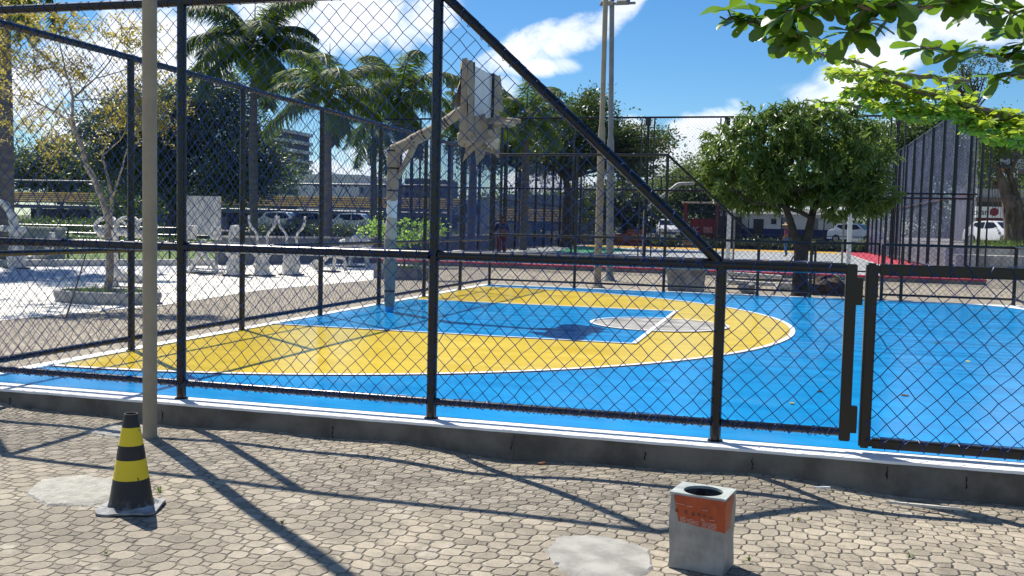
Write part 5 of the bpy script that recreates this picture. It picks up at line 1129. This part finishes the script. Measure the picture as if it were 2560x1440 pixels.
# fig tree at the right edge
fo = [PB(2480, 375, 50, 35, 40, 1.5), PB(2570, 330, 50, 90, 40, 2.0), PB(2480, 325, 50, 50, 35, 1.6), PB(2462, 425, 50, 14, 40, .8), PB(2585, 540, 50, 30, 45, 1.2), PB(2600, 440, 50, 60, 60, 1.5)]
b0 = W(2536, 622, 50); o = empty('fig_tree', 'old fig tree with braided trunk and hanging roots at the right edge', 'tree', (b0[0], 50, ter)); B0 = Vector((b0[0], 50, ter)); mb = MB()
def fg(pix, rads, dy=0.): mb.tube([Vector(W(x, y, 50+dy))-B0 for x, y in pix], rads, 8)
fg([(2540, 625), (2536, 580), (2532, 530), (2525, 490)], [.75, .5, .5, .42]); fg([(2552, 625), (2550, 560), (2540, 500)], [.4, .34, .25], -.3)
fg([(2530, 520), (2512, 480), (2504, 450), (2490, 415), (2465, 405)], [.34, .26, .22, .14, .07], -.3); fg([(2510, 470), (2498, 440), (2494, 400), (2490, 350)], [.16, .13, .1, .05]); fg([(2540, 500), (2532, 460), (2522, 430), (2505, 405)], [.22, .17, .14, .06]); fg([(2524, 436), (2535, 410), (2552, 380), (2570, 350)], [.13, .1, .08, .04], -.2); fg([(2530, 420), (2528, 400), (2522, 370)], [.07, .06, .03]); fg([(2505, 470), (2480, 455), (2460, 450)], [.14, .1, .05]); fg([(2528, 500), (2516, 540), (2522, 590), (2530, 622)], [.09, .07, .07, .1], -.5)
for k in range(11): x = 2480+k*7; mb.tube([Vector(W(x, 450+(k*17) % 30, 49.8))-B0, Vector(W(x+2, 510, 49.8))-B0, Vector(W(x+(k % 3), 560-(k*13) % 30, 49.8))-B0], [.022, .02, .012], 4)
mb.build('trunk', mat('fig_bark', (.12, .1, .08), .9, .45, 5, bmp=.9, bdist=.04, stretch=(1, 1, .3)), o, smooth=True)
crown('crown', [(np.asarray(c)-np.array(B0), r) for c, r in fo], 260, 40, .17, L_mid, o, spread=.32, asp=.55)
P = np.stack([rng.uniform(-2.6, 1.2, 500)+b0[0], rng.uniform(-1.5, 1, 500)+49, np.full(500, ter)], -1); V, F = leafset(P, rdir(500, 1.), rdir(500), rng.uniform(.3, .6, 500), rng.uniform(.03, .06, 500)); tag(meshobj('strappy_plants', npmesh('strappy_plants', V, F), L_mid), 'strap leaved plants along the terrace wall under the fig tree', 'plants', kind='stuff')
# far wood closing the horizon
bl = [((x, 165+rng.uniform(-8, 8), 3.2), (7, 5, rng.uniform(3.5, 6.5))) for x in np.arange(-130, 125, 6.5)]
o = crown('far_wood', bl, 1500, 60, .8, L_far, None, spread=1.3); tag(o, 'distant band of dark green woodland along the horizon', 'woodland', kind='stuff')
# hedge and shrubs at street edge
def hedge(label, x0p, x1p, yp, Yd, hp_, lm, n, name='hedge', ls=.16):
    a, b = W(x0p, yp, Yd), W(x1p, yp, Yd); s = depth(a)/F_PX; k = max(2, int((b[0]-a[0])/1.2)); bl = [((a[0]+(b[0]-a[0])*(i+.5)/k, Yd+rng.uniform(-.3, .3), a[2]), ((b[0]-a[0])/k*.75, .8, hp_*s*rng.uniform(.7, 1.2))) for i in range(k)]
    o = tag(crown(name, bl, n, 40, ls, lm, None, spread=.28), label, 'hedge')
    return o
hedge('clipped green hedge between the low wall and the terminal', 120, 640, 610, 34, 14, L_mid, 330); hedge('dark hedge in front of the parked cars at centre left', 640, 1130, 575, 50, 13, L_dark, 420); hedge('untidy shrubs along the far end of the sports court', 1290, 2170, 598, 68.5, 14, L_dark, 700)
hedge('low shrubs beside the street at far left', 30, 420, 560, 50, 14, L_mid, 220)
for i, (px, py, hh, col, lab) in enumerate(((1380, 600, 1.1, 'stall_white', 'white plastic covered crate stack beyond the sports court'), (1415, 606, .8, 'stall_blue', 'blue crate stack beyond the sports court'), (1470, 604, .9, 'stall_grey', 'grey crate stack beyond the sports court'), (1555, 606, 1.0, 'far_brown', 'brown timber stack beyond the sports court'), (1585, 604, 1.4, 'far_brown', 'taller brown timber stack under the trees'), (1720, 612, .8, 'far_tan', 'tan covered heap beyond the far cage fence'))):
    mat('far_brown', (.2, .07, .035), .8, .4, 2); mat('far_tan', (.55, .36, .22), .8, .3, 2)
    p = W(px, py, 67.6); o = empty('crate_stack', lab, 'crate', (p[0], 67.6, -.1)); mb = MB()
    for k in range(3): MB().box(-.55+.12*(k % 2), .5+.1*k, 0, .7, hh*k/3+.02, hh*(k+1)/3-.03).build('crate', MATS[col], o, bevel=.03)

# ------------------------------------------------------------------ overhanging almond branches
ST = [(0, .08), (.2, .30), (.45, .72), (.7, 1.0), (.88, .9), (1.0, .35)]
def almond(label, Yd, twigs, L, group=None, seed=0, nper=7, thick=.012, gap=.1, jy=.35, along=.5, lm=None):
    rr = random.Random(seed); r2 = np.random.default_rng(seed); root = W(*twigs[0][0][0], Yd); o = empty('almond_branch', label, 'branch', tuple(root)); B0 = Vector(root); mb = MB(); C, Dv, Nv, LL = [], [], [], []
    for (pix, r0) in twigs:
        n = len(pix); dy = rr.uniform(-jy, jy); pts = [Vector(W(x, y, Yd+dy*i/n))-B0 for i, (x, y) in enumerate(pix)]
        P = []
        for i in range(n-1):
            for t in (0, .25, .5, .75): P.append(pts[i].lerp(pts[i+1], t)+Vector((rr.uniform(-1, 1), rr.uniform(-1, 1), rr.uniform(-1, 1)))*thick*.8)
        P.append(pts[-1]); m = len(P); mb.tube(P, [r0*(1-.75*i/m)+.0015 for i in range(m)], 6)
        tot = sum((P[i+1]-P[i]).length for i in range(m-1)); k = max(2, int(tot/gap))
        for j in range(k+1):
            if j < k and rr.random() < .12: continue
            t = (j+rr.random()*.6)/(k+.6)*(m-1); i = min(int(t), m-2); q = P[i].lerp(P[i+1], t-i); tdir = (P[i+1]-P[i]).normalized()
            sp = Vector((rr.uniform(-1, 1), rr.uniform(-1, 1), rr.uniform(-.3, 1.)))*L*.5; e = q+sp*along; mb.tube([q, q.lerp(e, .5)+Vector((0, 0, .004)), e], [.0035, .003, .0025], 4)
            for w in range(nper):
                a = w*2.4+rr.random(); hor = Vector((math.cos(a), math.sin(a), rr.uniform(-.75, .55))); d = hor+tdir*.25
                C.append(e); Dv.append(d); Nv.append(Vector((rr.uniform(-.5, .5), rr.uniform(-.5, .5), 1))); LL.append(L*rr.uniform(.55, 1.15))
    mb.build('twigs', M_bark, o, smooth=True); C, Dv, Nv = (np.array([list(v) for v in A]) for A in (C, Dv, Nv)); LL = np.array(LL)
    V, F = leafset(C, Dv, Nv, LL, LL*.56, .12, ST, .22); meshobj('leaves', npmesh('leaves', V, F), lm or L_fore, o, smooth=True); return o
almond('nearest almond branch with big leaves across the top right corner', -3.0, [([(2700, -60), (2450, -20), (2300, 15), (2200, 20), (2100, 10), (2040, 5), (1960, 30)], .012), ([(2200, 20), (2170, 60), (2130, 85)], .006), ([(2040, 5), (1960, 50), (1900, 60), (1850, 52), (1800, 42)], .007), ([(2100, 10), (2050, -20), (1960, -25)], .006), ([(1960, 55), (1990, 90), (2000, 105)], .005), ([(2430, -20), (2360, -5), (2300, -10)], .005)], .105, seed=1, nper=8, gap=.06)
almond('almond twig with large dark leaves hanging at the right edge', -2.6, [([(2750, 160), (2600, 150), (2500, 140), (2420, 135), (2350, 120), (2300, 120)], .009), ([(2600, 150), (2560, 80), (2520, 70)], .005), ([(2600, 150), (2560, 190), (2500, 190)], .005), ([(2700, 60), (2580, 30), (2480, 25), (2420, 35)], .005)], .10, seed=2, nper=7, gap=.07)
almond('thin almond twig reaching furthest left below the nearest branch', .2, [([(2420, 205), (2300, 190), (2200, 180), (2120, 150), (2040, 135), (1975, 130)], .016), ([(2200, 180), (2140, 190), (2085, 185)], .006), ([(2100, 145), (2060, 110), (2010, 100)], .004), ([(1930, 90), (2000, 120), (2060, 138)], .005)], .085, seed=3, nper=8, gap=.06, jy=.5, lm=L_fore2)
tw = [([(2700, 330), (2560, 305), (2450, 275), (2350, 245), (2260, 215), (2180, 190)], .036), ([(2560, 308), (2400, 290), (2300, 278), (2200, 270), (2120, 262), (2050, 255)], .02)]
rr = random.Random(8)
for k in range(64):
    x = rr.uniform(2120, 2600); y = 222+(x-2180)*.30+rr.uniform(-28, 28); dxp = rr.uniform(-110, 40); tw.append(([(x, y), (x+dxp*.5, y+rr.uniform(-22, 8)), (x+dxp, y+rr.uniform(-38, 10))], .005))
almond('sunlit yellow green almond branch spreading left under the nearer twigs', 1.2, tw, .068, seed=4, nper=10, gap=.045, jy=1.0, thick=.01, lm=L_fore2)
